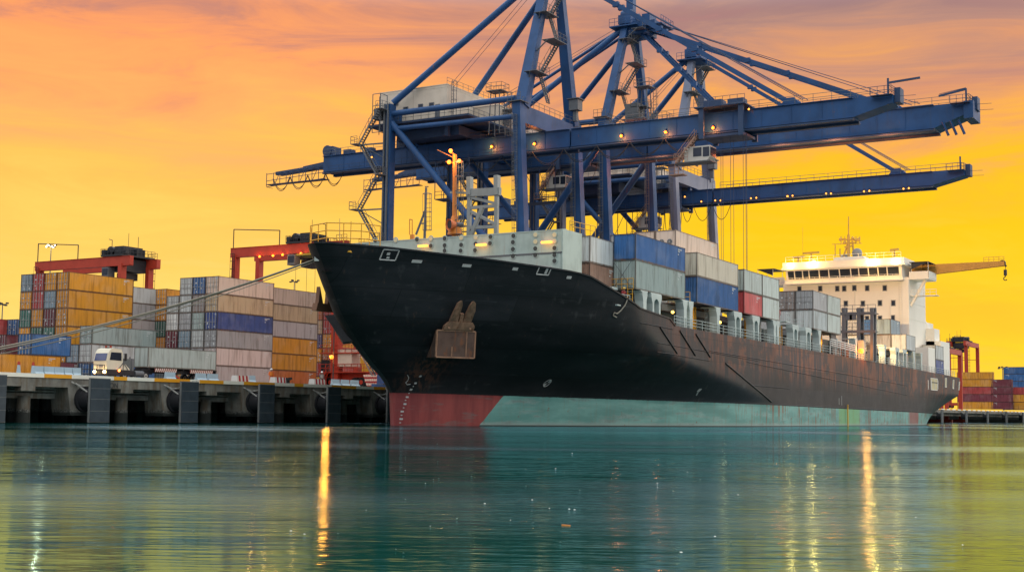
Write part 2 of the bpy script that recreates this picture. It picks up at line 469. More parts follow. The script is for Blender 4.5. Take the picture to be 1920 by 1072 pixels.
def quay_furniture():
    # steel ladder right of the third fender
    s=FS[[i for i,x in enumerate(FS) if x>90][0]]+1.75
    mb=MB(); mb.ladder((s,QY-.25,.2),(s,QY-.25,3.9),(1,0,0),.55)
    tag(mb.build('quay_ladder',PALE),'white steel ladder hanging on the quay face beside a fender','ladder')
    # stencilled lettering on the edge beam
    c=bpy.data.curves.new('quay_lettering','FONT'); c.body='ON'; c.size=.62; c.extrude=.004
    tmp=bpy.data.objects.new('quay_lettering',c); COL.objects.link(tmp); c.materials.append(DARK)
    me=bpy.data.meshes.new_from_object(tmp.evaluated_get(bpy.context.evaluated_depsgraph_get())); bpy.data.objects.remove(tmp)
    o=bpy.data.objects.new('quay_lettering',me); COL.objects.link(o)
    p=atY(206,712,QY-.02); o.location=(p.x,QY-.012,3.02); o.rotation_euler=(pi/2,0,0)
    tag(o,'black stencilled letters ON on the quay edge beam','lettering')
    # red and white striped guard blocks
    m,t,b=newmat('red_white_stripes')
    co=t.new('ShaderNodeTexCoord').outputs['Object']; sep=t.new('ShaderNodeSeparateXYZ'); t.set(sep.inputs[0],co)
    st=t.math('GREATER_THAN',t.math('FRACT',t.math('MULTIPLY',sep.outputs[0],1.9)),.5)
    t.set(b.inputs['Base Color'],t.mix(st,(.62,.60,.56),(.36,.02,.03))); b.inputs['Roughness'].default_value=.6
    labs=['red and white striped block on the quay edge right of the trailer','red and white striped block beside the black bollard','red and white striped block closest to the ship bow']
    for k,(a,bx) in enumerate(((443,466),(515,535),(588,611))):
        pa=atY(a,715,QY+.9).x; pb=atY(bx,715,QY+.9).x
        mb=MB(); L=pb-pa
        mb.prism([(0,0,0),(0,.9,0),(0,.75,.78),(0,.12,.78)],(L,0,0)); mb.box(-.1,-.1,-.12,L+.1,1.0,.02)
        o=mb.build('striped_block',[m]); o.location=(pa,QY+.75,3.84); tag(o,labs[k],'barrier','striped blocks on the quay')
    # bollard
    p=atY(541,716,QY+.9)
    mb=MB(); mb.tube((0,0,-.1),(0,0,.55),.26,.2,n=12); mb.tube((0,0,.5),(0,0,.75),.34,.38,n=12); mb.tube((0,0,-.12),(0,0,0),.5,n=12); mb.bar((0,-.1,.62),(0,-.45,.7),.3,.2)
    o=mb.build('bollard',DARK); o.location=(p.x,QY+1.0,3.86); tag(o,'black mooring bollard beside the striped block below the orange containers','bollard')
    # pale plastic barriers along the apron
    BAR=paint('barrier_plastic',(.38,.50,.56),.55,.25)
    xs=[(68,84),(86,104),(105,122),(124,138),(140,155),(314,332),(372,390),(394,412),(468,482),(626,640),(644,658),(662,676)]
    for k,(a,bx) in enumerate(xs):
        q=97.5 if k<5 else (99 if k<6 else 96)
        pa=atY(a,695,q).x; pb=atY(bx,695,q).x; L=pb-pa
        mb=MB(); mb.prism([(0,0,0),(0,.6,0),(0,.6,.3),(0,.42,.5),(0,.38,1.0),(0,.22,1.0),(0,.18,.5),(0,0,.3)],(L,0,0))
        mb.box(L*.1,-.004,.05,L*.3,.03,.25); mb.box(L*.7,-.004,.05,L*.9,.03,.25)
        o=mb.build('traffic_barrier',BAR); o.location=(pa,q,zq(q)); 
        where='in front of the orange containers' if k<5 else ('under the trailer' if k<6 else ('behind the end of the trailer' if k<8 else ('beside a striped block' if k==8 else 'near the red yard machine')))
        n_=[0,1,2,3,4,9,0,1,9,0,1,2][k]; tag(o,(('%s from the left of the pale blue barriers '%['first','second','third','fourth','fifth'][n_]) if n_<9 else 'lone pale blue barrier on the apron ')+where,'barrier','pale blue barriers '+where)
    # railing in front of the truck
    pa=atY(153,690,96); pb=atY(196,690,96)
    mb=MB(); mb.rail([(pa.x,96,zq(96)),(pb.x,96,zq(96))],1.35,.85,.035,2)
    tag(mb.build('safety_railing',DARK),'dark steel railing standing on the apron in front of the truck','railing')
    # red-capped marker posts
    for k,px in enumerate((35,62)):
        p=atY(px,690,95.5); mb=MB(); mb.tube((0,0,0),(0,0,1.0),.22,.12,n=10,mi=0); mb.tube((0,0,1.0),(0,0,1.3),.14,.1,n=10,mi=1); mb.box(-.3,-.3,-.02,.3,.3,.1,0)
        o=mb.build('marker_post',[BAR,RED]); o.location=(p.x,95.5,zq(95.5))
        tag(o,('red capped marker post furthest left on the apron','red capped marker post just left of the blue barriers')[k],'marker post','marker posts on the apron')
quay_furniture()
def flotsam():
    mb=MB(); rnd=random.Random(3)
    for i in range(70):
        px=rnd.uniform(560,1400) if i<50 else rnd.uniform(0,1900); py=rnd.uniform(815,1040)
        p=atZ(px,py,.0); r=.012+.00035*p.length; a=rnd.uniform(0,6)
        mb.add([(p.x+r*cos(a+k*1.57)*(1 if k%2 else .45),p.y+r*sin(a+k*1.57)*(1 if k%2 else .45),.012+(.01 if k==0 else 0)) for k in range(4)],[(0,1,2,3)])
    o=mb.build('flotsam',paint('foam_fleck',(.6,.62,.58),.8,.1)); tag(o,'tiny pale flecks of debris drifting on the water','debris',kind='stuff')
    p=atZ(1062,985,0); mb=MB(); mb.bar(p+V((0,.055,.006)),p-V((.02,.055,-.006)),.014,.014)
    tag(mb.build('driftwood_stick',ORANGE),'small orange stick floating on the dark green water','stick')
flotsam()

# ================================================================== CONTAINERS
def container_mat(name, use_obj=True, rgb=None, rust=.3):
    m,t,b=newmat(name)
    oi=t.new('ShaderNodeObjectInfo')
    co=t.new('ShaderNodeTexCoord').outputs['Object']
    off=t.new('ShaderNodeVectorMath',operation='ADD')
    t.set(off.inputs[0],co); t.set(off.inputs[1],t.math('MULTIPLY',oi.outputs['Random'],40.0))
    v=off.outputs[0]
    base=oi.outputs['Color'] if use_obj else rgb
    if rust>1: base=t.mix(1.0,base,(.30,.27,.25),'MULTIPLY')  # frames only: shadow in the gaps between boxes, put into the colour
    n1=t.noise(v,.35,5,.6); n2=t.noise(t.scale(v,(2.2,2.2,.22)),1.0,5,.6); n3=t.noise(v,2.6,6,.68)
    sep=t.new('ShaderNodeSeparateXYZ'); t.set(sep.inputs[0],co)
    dk=t.mix(1.0,base,(.5,.46,.42),'MULTIPLY')
    fade=t.mix(.5,base,(.55,.52,.48))
    c=t.mix(t.math('MULTIPLY',t.step(n1,.42,.7),.25),base,fade)
    c=t.mix(t.math('MULTIPLY',t.step(n2,.45,.70),.75),c,dk)
    edge=t.math('ADD',t.step(sep.outputs[2],.35,.0),t.step(sep.outputs[2],2.3,2.62))
    thr=t.math('ADD',t.math('MULTIPLY',edge,.14),n3)
    thr=t.math('ADD',thr,t.math('MULTIPLY',t.math('SUBTRACT',oi.outputs['Random'],.5),.12))
    c=t.mix(t.math('MULTIPLY',t.step(thr,.74-.1*rust,.84-.1*rust),.85),c,(.13,.055,.025))
    t.set(b.inputs['Base Color'],c); b.inputs['Roughness'].default_value=.6
    return m
CPAINT=container_mat('container_paint')
CFRAME=container_mat('container_frame',rust=1.1)
CDECAL=paint('container_placard',(.62,.64,.62),.6,.35,sc=3)
CBAR=paint('container_bar',(.34,.34,.33),.5,.3,.2)
CFAN=paint('reefer_fan',(.05,.05,.055),.6,.2)
CW=2.438
def corr_sheet(mb, L, z0, z1, f, pitch=.28, depth=.045, mi=0):
    """f(u,d,z) -> point; corrugated sheet along u in 0..L, recessed by d"""
    n=max(2,int(round(L/pitch))); p=L/n; prof=[]
    for i in range(n):
        u=i*p; prof += [(u,0),(u+p*.30,0),(u+p*.5,depth),(u+p*.80,depth)]
    prof.append((L,0))
    vs=[]
    for u,d in prof: vs += [f(u,d,z0),f(u,d,z1)]
    mb.add(vs,[(2*i,2*i+2,2*i+3,2*i+1) for i in range(len(prof)-1)],mi)
MESH={}
def body_mesh(L,h,side,front):
    k=(round(L,1),h,side,front)
    if k in MESH: return MESH[k]
    mb=MB(); w=CW/2; e=.12
    for x in (0,L-e):
        for y in (-w,w-e): mb.box(x,y,0,x+e,y+e,h,1)
    for y in (-w,w-.07):
        mb.box(e,y,.0,L-e,y+.07,.14,1); mb.box(e,y,h-.09,L-e,y+.07,h-.02,1)
    for x in (0,L-.07):
        mb.box(x,-w+e,0,x+.07,w-e,.14,1); mb.box(x,-w+e,h-.11,x+.07,w-e,h-.01,1)
    for x in (-.012,L-.17):
        for y in (-w-.012,w-.15):
            for z in (-.004,h-.116): mb.box(x,y,z,x+.18,y+.165,z+.12,1)
    rm=random.Random(int(L*10)+len(front)+(7 if side=='corr' else 0))
    for sg in (-1,1):
        yy=sg*(w+.002 if side=='corr' else w-.012)-(0.010 if sg>0 else 0)
        for rowz,n_ in ((h-.42,8),(h-.62,4),(h-.95,2)):
            u=L-1.9
            for i in range(n_):
                wd=rm.choice((.07,.09,.11)); mb.box(u,yy,rowz,u+wd,yy+.010,rowz+.13,2); u+=wd+.05
    mb.box(.05,-w+.03,h-.05,L-.05,w-.03,h-.03,0); mb.box(.05,-w+.05,.10,L-.05,w-.05,.13,1)
    for sg in (-1,1):
        if side=='corr': corr_sheet(mb,L-2*e,.13,h-.085,lambda u,d,z,sg=sg:(e+u,sg*(w-.012-d),z))
        else:
            n=int((L-2*e)/1.15); p=(L-2*e)/n
            for i in range(n):
                a=e+i*p; mb.add([(a+.02,sg*(w-.02),.13),(a+p-.02,sg*(w-.02),.13),(a+p-.02,sg*(w-.02),h-.085),(a+.02,sg*(w-.02),h-.085)],[(0,1,2,3)])
                mb.add([(a-.02,sg*(w-.035),.13),(a+.02,sg*(w-.02),.13),(a+.02,sg*(w-.02),h-.085),(a-.02,sg*(w-.035),h-.085)],[(0,1,2,3)])
    corr_sheet(mb,CW-2*e,.13,h-.1,lambda u,d,z:(L-.02-d,-w+e+u,z))
    if front=='corr': corr_sheet(mb,CW-2*e,.13,h-.1,lambda u,d,z:(.02+d,-w+e+u,z))
    elif front=='reefer':
        mb.box(.03,-w+e,.13,.08,w-e,h-.1,0)
    else: mb.box(.09,-w+e,.13,.11,w-e,h-.1,0)
    o=mb.build('shipping_container',[CPAINT,CFRAME,CDECAL]); me=o.data; bpy.data.objects.remove(o); MESH[k]=me; return me
def door_mesh(h,var,sg):
    k=('door',h,var,sg)
    if k in MESH: return MESH[k]
    rnd=random.Random(hash((var,sg,3))&255)
    mb=MB(); w=CW/2-.125
    y0,y1=(0.008,w) if sg>0 else (-w,-.008)
    zs=[.15+(h-.28)*i/5 for i in range(6)]
    mb.box(.04,y0,.15,.085,y1,h-.13,0)
    for i in range(5): mb.box(.02,y0+.05,zs[i]+.05,.04,y1-.05,zs[i+1]-.05,0)
    mb.box(.03,y0-.012 if sg>0 else y1-.012,.12,.045,y0+.03 if sg>0 else y1+.012,h-.1,2)
    for zc_ in (.36,.64): mb.box(.016,y0+.04,h*zc_-.03,.022,y1-.04,h*zc_+.03,2)
    pl=[(.25,.82),(.55,.62),(.3,.45),(.62,.30),(.4,.15)]; rnd.shuffle(pl)
    for (a,zc) in pl[:1+var%3]:
        ww=rnd.choice((.16,.22,.32)); hh=rnd.choice((.12,.2,.34))
        ya=y0+(y1-y0)*a-ww/2; z=zc*h
        mb.box(.014,ya,z,.02,ya+ww,z+hh,1)
    o=mb.build('door',[CPAINT,CDECAL,CFRAME]); me=o.data; bpy.data.objects.remove(o); MESH[k]=me; return me
def bar_mesh(h):
    k=('bar',h)
    if k in MESH: return MESH[k]
    mb=MB(); mb.tube((-.01,0,.10),(-.01,0,h-.08),.042,n=6)
    for z in (.2,.8,1.6,h-.25): mb.box(-.03,-.06,z,.02,.06,z+.09)
    mb.bar((-.05,0,1.15),(-.05,.38,1.12),.05,.05)
    o=mb.build('locking_bar',CBAR); me=o.data; bpy.data.objects.remove(o); MESH[k]=me; return me
def fan_mesh():
    if 'fan' in MESH: return MESH['fan']
    mb=MB(); mb.tube((0,0,0),(-.03,0,0),.33,n=16,mi=1); mb.tube((-.03,0,0),(-.05,0,0),.28,n=16,mi=0)
    for i in range(4):
        a=i*pi/4; mb.bar((-.055,-.28*cos(a),-.28*sin(a)),(-.055,.28*cos(a),.28*sin(a)),.03,.03,1)
    o=mb.build('fan',[CFAN,CBAR]); me=o.data; bpy.data.objects.remove(o); MESH['fan']=me; return me
NCONT=[0]
COLORS={'rust brown':(.26,.15,.10),'orange':(.72,.30,.012),'tan':(.54,.39,.23),'maroon':(.16,.022,.035),'red':(.42,.045,.04),'green':(.045,.16,.12),
 'blue grey':(.24,.33,.39),'blue':(.018,.105,.29),'navy blue':(.03,.065,.23),'grey':(.36,.36,.36),'pale grey':(.52,.54,.52),'white':(.66,.66,.63),
 'peach':(.66,.50,.39),'mauve grey':(.42,.38,.37),'pink white':(.64,.54,.50),'brown grey':(.33,.27,.24),'purple blue':(.10,.085,.22),
 'sea green':(.36,.44,.41),'cream':(.54,.48,.37),'bright red':(.55,.06,.06),'rust orange':(.55,.15,.03),'light grey green':(.47,.53,.49)}
def container(loc, cname, label, group, L=12.19, h=2.59, side='corr', front='door', rotz=0.0, trim=0.0):
    rgb=COLORS[cname]; k=NCONT[0]; NCONT[0]+=1
    rnd=random.Random(k*13+5); f=rnd.uniform(.86,1.12); rgb=tuple(min(.8,c*f) for c in rgb)
    o=bpy.data.objects.new('shipping_container',body_mesh(L,h,side,front)); COL.objects.link(o)
    o.location=loc; o.rotation_euler=(0,trim,rotz); o.color=(*rgb,1)
    tag(o,label,'shipping container',group)
    def sub(n,me,par,l):
        c=bpy.data.objects.new(n,me); COL.objects.link(c); c.parent=par; c.location=l; c.color=(*rgb,1); return c
    if front=='door':
        for sg in (-1,1):
            d=sub('door',door_mesh(h,k%7,sg),o,(0,0,0))
            for y in (.30,.85): sub('locking_bar',bar_mesh(h),d,(0,sg*y,0))
    elif front=='reefer':
        for y in (-.5,.45): sub('fan',fan_mesh(),o,(.03,y,1.3))
        mb=MB(); mb.box(0,-.9,.2,.03,.9,.85,0); mb.box(-.01,-.7,.3,0,-.2,.7,1)
        u=mb.build('refrigeration_panel',[CPAINT,CFAN],o,(0,0,0)); u.color=(*rgb,1)
    return o
ORD=['','top','second','third','fourth','fifth','sixth','seventh']
H0=2.59
YG='containers stacked in the yard'
def column(corner, shift, tops, desc, n=6, sides=None, base=ZG, L=12.19, along=0.0):
    """corner: front waterside top corner of the full stack; shift in columns landwards; tops: colours from the top"""
    ntop=len(tops)
    for i,c in enumerate(tops):
        tier=n-1-i
        z=base+tier*H0
        if z<base-.01: break
        sd=(sides[i] if sides else 'corr')
        NM=ORD[i+1]+(' one' if i==0 else ' from the top')
        lab='%s container, %s %s'%(c,NM,desc)
        container((corner[0]+along,corner[1]+CW/2+shift*2.56,z),c,lab,YG,L=L,side=sd)
def yard():
    TOP=ZG+6*H0
    c1=atZ(130,509,TOP)
    # tall orange stack on the far left
    column(c1,0,['orange']*6,'of the wall of orange containers at the left',sides=['smooth']*6)
    column(c1,1,['orange','blue grey','maroon','green','orange','orange'],'in the column left of the orange wall')
    column(c1,2,['red','red','orange','green','grey','orange'],'in the red topped column, second from the left end')
    column(c1,3,['blue grey','orange','green','orange','green','red'],'in the leftmost column of the tall left stack')
    column(c1,-1,['blue grey','white'],'in the low column between orange wall and white containers',n=2)
    column(c1,-2,['sea green','pale grey','blue'],'in the three high column behind the truck cab',n=3,sides=['smooth','smooth','corr'])
    # row in front, far left
    z1=ZG+H0
    p=atZ(115,668,z1)
    container((p.x-12.19,p.y+CW/2,ZG),'orange','orange container lying lowest at the left edge, under the blue one',YG)
    container((p.x-12.19-6.5,p.y+CW/2,ZG),'orange','orange container end cut by the left edge of the photo behind the barriers',YG,L=6.06)
    p2=atZ(63,632,z1+H0)
    container((p2.x-6.06,p.y+CW/2,z1),'blue','short blue container on top of the long orange one at the left',YG,L=6.06)
    p=atZ(127,677,z1)
    container((p.x-.2,p.y+CW/2+3.2,ZG),'maroon','maroon container end peeping out beside the low white door',YG,L=6.06)
    p=atZ(33,598,ZG+4*H0)
    container((p.x,p.y+CW/2,ZG+3*H0),'blue','blue container far behind at the left edge, door end showing',YG)
    for i,c in enumerate(('red','maroon','maroon')):
        container((p.x-2,p.y+CW/2+(2.56 if i==0 else 0),ZG+(3-i)*H0),c,'%s container far behind at the left edge, %s'%(c,('beside the far blue door','under the far blue door','two below the far blue door')[i]),YG)
    # bay behind the orange wall
    c=atZ(250,537,TOP)
    column(c,0,['pale grey','grey','mauve grey','mauve grey','grey','grey'],'in grey column right of the orange wall',sides=['smooth']*6)
    c=atZ(313,541,TOP)
    column(c,0,['orange','orange','green','orange','orange','blue grey'],'in orange topped column left of silver stack')
    column(c,1,['orange','orange','maroon','orange','green','grey'],'in the orange column beside the grey bay, maroon third')
    # silver-doored stack with the navy side
    c=atZ(410,517,TOP)
    column(c,0,['peach','tan','navy blue','grey','pink white','mauve grey'],'in the column with long sides above the trailer',sides=['smooth','corr','smooth','corr','smooth','corr'])
    column(c,1,['blue','brown grey','sea green','pale grey','grey','grey'],'in the blue topped column of the silver stack')
    column(c,2,['pale grey','pale grey','grey','blue grey','grey','orange'],'in silver stack column left of the blue one')
    column(c,3,['pale grey','white','maroon','grey','grey'],'in the lower left column of the silver stack',n=5)
    # stack seen from its side
    c=atZ(505,537,TOP)
    column(c,0,['peach','tan','mauve grey','orange','orange','rust orange'],'in the stack behind the orange worker',sides=['smooth','smooth','smooth','smooth','smooth','corr'])
    # far stack beside the bow
    c=atZ(626,573,TOP)
    column(c,0,['red','red','orange','rust orange','red','orange'],'in the far column nearest the bow')
    column(c,1,['rust orange','tan','purple blue','orange','red','orange'],'in the far column with the purple container')
    column(c,2,['red','orange','grey','red','orange','red'],'in the mostly hidden far column beside the tan stack')
    c=atZ(668,612,ZG+5*H0)
    column(c,0,['orange','orange','red','orange','red'],'in distant column glimpsed beside the red machine',n=5)
    # far stacks past the stern, long sides towards the camera
    s=486.0
    def row(xa,xb,ytop,names,h,desc,L):
        p=atX(xb,768,s); zt=0
        for i,c in enumerate(names):
            z=ZG-.4+(len(names)-1-i)*h
            NM=ORD[i+1]+(' one' if i==0 else ' from the top')
            container((s+1.2,p.y,z),c,'%s container, %s %s'%(c,NM,desc),'containers on the far quay past the stern',L=L,h=h,side='smooth',front='corr',rotz=pi/2)
    row(1803,1863,695,['orange','orange','red','maroon','orange'],2.59,'of the distant stack nearest the stern',12.19)
    row(1861,1898,708,['maroon','maroon','maroon','maroon'],2.59,'of the distant all maroon stack',6.9)
    s=488.5
    row(1898,1960,718,['red','orange','orange'],2.59,'of the distant stack at the right edge',12.19)
    s=510
    row(1884,1950,686,['blue','blue','blue','blue grey','blue','grey'],2.59,'of the distant blue stack at the right edge',12.19)
yard()

# ================================================================== SHIP
SC=71.0; SB=16.0; SEND=262.0
STEM=[(-3,99.5),(2.9,99.0),(4.2,98.0),(5.6,95.8),(7.1,93.9),(9.6,91.2),(12.2,89.4),(13.9,88.3),(15.2,87.4),(17,86.6)]
def lerp(T,x):
    if x<=T[0][0]: return T[0][1]
    for (a,b),(c,d) in zip(T,T[1:]):
        if x<=c: return b+(d-b)*(x-a)/(c-a)
    return T[-1][1]
TOPS=[(86,15.35),(92,15.2),(100,14.75),(107,14.3),(109.5,14.05),(112,13.2),(117.5,11.5),(125.0,10.95),(125.6,10.35),(180,9.75),(235,9.15),(262,8.9)]
def ztop(s): return lerp(TOPS,s)
def s_stem(z): return lerp(STEM,z)
def L_ent(z): return lerp([(-3,60),(2.7,59),(3.6,54),(7.3,31),(9,28.5),(15,25.5)],z)
def n_ent(z): return lerp([(2.7,1.75),(7.3,1.5),(15,1.33)],z)
def s_end(z): return lerp([(-3,240),(0,249),(1.5,254),(4,260),(6,262),(20,262)],z)
def hb(s,z):
    t=(s-s_stem(z))/L_ent(z)
    if t<=0: return 0.0
    f=1-(1-min(t,1))**n_ent(z)
    f=min(1,f+.055*(1-math.exp(-t/.012))*(1-min(t,1))**3)
    if s>215:
        k=lerp([(-3,1.0),(0,.85),(3,.32),(5.5,.07),(12,.03)],z)
        f*=max(0,1-k*((s-215)/47)**3)
    return SB*f
def on_hull(px,py):
    d=ray(px,py); t=60.0
    for i in range(4000):
        p=EYE+d*t
        if p.y>=SC-hb(p.x,p.z) and hb(p.x,p.z)>0: return p
        t+=.06
    return p
TR=math.atan(.0106)
ship=empty('container_ship',(99,SC,0))
tag(ship,'long black hulled container ship with red and teal waterline moored along the quay','ship')
def hull_material():
    m,t,b=newmat('hull_paint')
    co=t.new('ShaderNodeTexCoord').outputs['Object']
    sep=t.new('ShaderNodeSeparateXYZ'); t.set(sep.inputs[0],co); x,y,z=sep.outputs
    n1=t.noise(t.scale(co,(.12,.12,.5)),1.0,6,.6); n2=t.noise(t.scale(co,(.9,.9,.10)),1.0,5,.65)
    n3=t.noise(t.scale(co,(.35,.35,.35)),1.0,6,.7); n4=t.noise(t.scale(co,(.25,.25,1.6)),1.0,4,.6)
    n5=t.noise(t.scale(co,(2.6,2.6,.16)),1.0,4,.6)
    # topside black: patches of old paint, faint plate streaks, rust, lamp glow painted as orange patches
    blk=t.mix(t.step(n1,.4,.7),(.0065,.0085,.0105),(.016,.017,.02))
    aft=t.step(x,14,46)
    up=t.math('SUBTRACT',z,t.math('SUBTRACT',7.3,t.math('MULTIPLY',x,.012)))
    wear=t.math('MULTIPLY',aft,t.step(t.math('ADD',up,t.math('MULTIPLY',t.math('SUBTRACT',n1,.5),5.0)),-1.6,2.2))
    blk=t.mix(t.math('MULTIPLY',aft,.6),blk,(.016,.018,.024))
    blk=t.mix(t.math('MULTIPLY',wear,.85),blk,t.mix(n3,(.030,.024,.028),(.062,.045,.046)))
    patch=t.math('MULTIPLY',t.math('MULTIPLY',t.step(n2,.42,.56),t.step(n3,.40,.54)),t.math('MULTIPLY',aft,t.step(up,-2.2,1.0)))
    blk=t.mix(t.math('MULTIPLY',patch,.8),blk,(.20,.065,.028))  # lamp glow on the upper side, painted in a rust colour
    blk=t.mix(t.math('MULTIPLY',t.math('MULTIPLY',t.step(n5,.60,.75),t.step(n1,.45,.6)),.35),blk,(.10,.055,.035))
    blk=t.mix(t.math('MULTIPLY',t.step(n4,.62,.7),.18),blk,(.09,.09,.09))
    # shell plating: seams and slight differences between plates
    xz=t.new('ShaderNodeCombineXYZ'); t.set(xz.inputs[0],x); t.set(xz.inputs[1],z)
    bk=t.new('ShaderNodeTexBrick'); t.l.new(xz.outputs[0],bk.inputs['Vector']); bk.inputs['Scale'].default_value=.22; bk.inputs['Mortar Size'].default_value=.006
    bk.inputs['Brick Width'].default_value=2.1; bk.inputs['Row Height'].default_value=.52; bk.inputs['Color1'].default_value=(.78,.78,.78,1); bk.inputs['Color2'].default_value=(1.25,1.25,1.25,1); bk.inputs['Mortar'].default_value=(.45,.45,.45,1)
    blk=t.mix(1.0,blk,bk.outputs['Color'],'MULTIPLY')
    # rust weeping below the anchor
    sa=t.math('SUBTRACT',1.0,t.math('MINIMUM',1.0,t.math('ABSOLUTE',t.math('DIVIDE',t.math('SUBTRACT',x,ANX),2.6))))
    sz=t.math('MULTIPLY',t.step(z,ANZ-.6,ANZ-1.6),t.step(z,2.0,ANZ-2.5))
    blk=t.mix(t.math('MULTIPLY',t.math('MULTIPLY',t.step(n5,.42,.62),t.math('MULTIPLY',sa,sz)),.8),blk,(.12,.05,.028))
    sal=t.math('MULTIPLY',t.step(n2,.56,.70),t.step(n4,.45,.6))
    blk=t.mix(t.math('MULTIPLY',sal,.30),blk,(.10,.10,.10))
    # boot top
    zb=t.math('SUBTRACT',z,t.math('SUBTRACT',2.95,t.math('MULTIPLY',x,.0066)))
    teal=t.mix(t.step(n1,.35,.65),(.16,.36,.32),(.085,.235,.21))
    teal=t.mix(t.math('MULTIPLY',t.step(n4,.5,.68),.5),teal,(.28,.38,.35))
    aft2=t.step(x,40,62)
    teal=t.mix(t.math('MULTIPLY',t.math('MULTIPLY',t.step(n5,.52,.60),t.step(n3,.36,.55)),t.math('ADD',.12,t.math('MULTIPLY',aft2,.85))),teal,(.19,.075,.032))
    gp=t.math('MULTIPLY',t.step(x,82.5,83.2),t.step(x,93.2,92.5))
    teal=t.mix(t.math('MULTIPLY',gp,.7),teal,(.16,.38,.14))
    rp=t.math('MULTIPLY',t.step(x,121,121.6),t.step(x,128,127.4))
    teal=t.mix(t.math('MULTIPLY',rp,.8),teal,(.24,.055,.05))
    teal=t.mix(t.math('MULTIPLY',t.step(z,.55,.1),.6),teal,(.30,.34,.32))
    teal=t.mix(t.step(z,.16,.05),teal,(.03,.045,.04))
    red=t.mix(t.step(n2,.35,.7),(.26,.05,.045),(.17,.032,.032))
    red=t.mix(t.math('MULTIPLY',t.step(n3,.6,.8),.3),red,(.34,.14,.12))
    xr=t.math('SUBTRACT',x,t.math('ADD',t.math('ADD',RED_X,t.math('MULTIPLY',t.math('SUBTRACT',n3,.5),.5)),t.math('MULTIPLY',z,.9)))
    boot=t.mix(t.step(xr,-.03,.03),red,teal)
    boot=t.mix(t.math('MULTIPLY',t.math('MULTIPLY',t.step(n4,.54,.66),t.step(n3,.40,.6)),.55),boot,(.10,.13,.12))
    boot=t.mix(t.math('MULTIPLY',t.step(t.noise(t.scale(co,(1.1,1.1,.8)),1.0,5,.7),.64,.70),.7),boot,(.17,.07,.035))
    zb=t.math('ADD',zb,t.math('MULTIPLY',t.math('SUBTRACT',n5,.5),.10))
    c=t.mix(t.step(zb,-.02,.02),boot,blk)
    t.set(b.inputs['Base Color'],c)
    t.set(b.inputs['Roughness'],t.math('ADD',.42,t.math('MULTIPLY',n3,.25)))
    b.inputs['Specular IOR Level'].default_value=.25
    bp=t.new('ShaderNodeBump'); bp.inputs['Strength'].default_value=.35; bp.inputs['Distance'].default_value=.05
    t.set(bp.inputs['Height'],t.math('ADD',t.noise(t.scale(co,(.45,.45,.45)),1.0,3),t.math('MULTIPLY',bk.outputs['Fac'],-.12))); t.set(b.inputs['Normal'],bp.outputs[0])
    return m
RED_X=8.2
_p=on_hull(845,646); ANX,ANZ=_p.x-99,_p.z
AW=3.75
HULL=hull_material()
def make_hull():
    NC,NR=150,34; mb=MB()
    us=[(i/NC)**1.55 for i in range(NC+1)]
    rows=[]
    for sg in (-1,1):
        g=[]
        for j in range(NR+1):
            r=j/NR; line=[]
            for u in us:
                s=95+u*167
                for k in range(6):
                    z=-2.0+r*(ztop(s)+2.0); s=s_stem(z)+u*(s_end(z)-s_stem(z))
                line.append((s,SC+sg*hb(s,z),z))
            g.append(line)
        rows.append(g)
        vs=[p for l in g for p in l]; n=NC+1
        fs=[(j*n+i,j*n+i+1,(j+1)*n+i+1,(j+1)*n+i) if sg<0 else (j*n+i,(j+1)*n+i,(j+1)*n+i+1,j*n+i+1) for j in range(NR) for i in range(NC)]
        mb.add(vs,fs,0,True)
    # transom
    for j in range(NR):
        mb.add([rows[0][j][-1],rows[1][j][-1],rows[1][j+1][-1],rows[0][j+1][-1]],[(0,1,2,3)])
    # bulwark cap
    cap=[p for p in rows[0][-1] if p[0]<126]
    for a,b in zip(cap,cap[1:]): mb.bar((a[0],a[1]+.02,a[2]),(b[0],b[1]+.02,b[2]),.22,.14)
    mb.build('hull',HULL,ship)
    # decks, each a plate inside the hull
    mb=MB()
    def plate(s0,s1,zf,inset=.25,n=24):
        for i in range(n):
            a=s0+(s1-s0)*i/n; b=s0+(s1-s0)*(i+1)/n; za,zb=zf(a),zf(b)
            ha,hb_=max(.05,hb(a,za)-inset),max(.05,hb(b,zb)-inset)
            mb.add([(a,SC-ha,za),(b,SC-hb_,zb),(b,SC+hb_,zb),(a,SC+ha,za)],[(0,1,2,3)])
    plate(88.4,114,lambda s:13.0); plate(114,261.5,lambda s:ztop(s)-.12 if s>126 else 9.95)
    wa=hb(114,9.9)-.4; wb=hb(114,13)-.4; mb.add([(114,SC-wa,9.9),(114,SC+wa,9.9),(114,SC+wb,13.0),(114,SC-wb,13.0)],[(0,1,2,3)])
    mb.build('deck',paint('ship_deck',(.20,.09,.07),.7,.4,.2),ship)
make_hull()
def patch(mb, cpx, cpy, w, h, depth, mi=0, frame=0):
    """small plate lying on the hull plating at the place seen at that pixel"""
    p=on_hull(cpx,cpy)
    def P(ds,dz,o=0):
        s,z=p.x+ds,p.z+dz; y=SC-hb(s,z)
        return V((s,y-o,z))
    q=[P(-w/2,-h/2),P(w/2,-h/2),P(w/2,h/2),P(-w/2,h/2)]
    if frame:
        for a,b in zip(q,q[1:]+q[:1]): mb.bar(a,b,frame,depth*2,mi)
    else:
        nrm=(q[1]-q[0]).cross(q[3]-q[0]).normalized()
        if nrm.y>0: nrm=-nrm
        mb.prism([v-nrm*.02 for v in q],nrm*(depth+.02),mi)
    return p
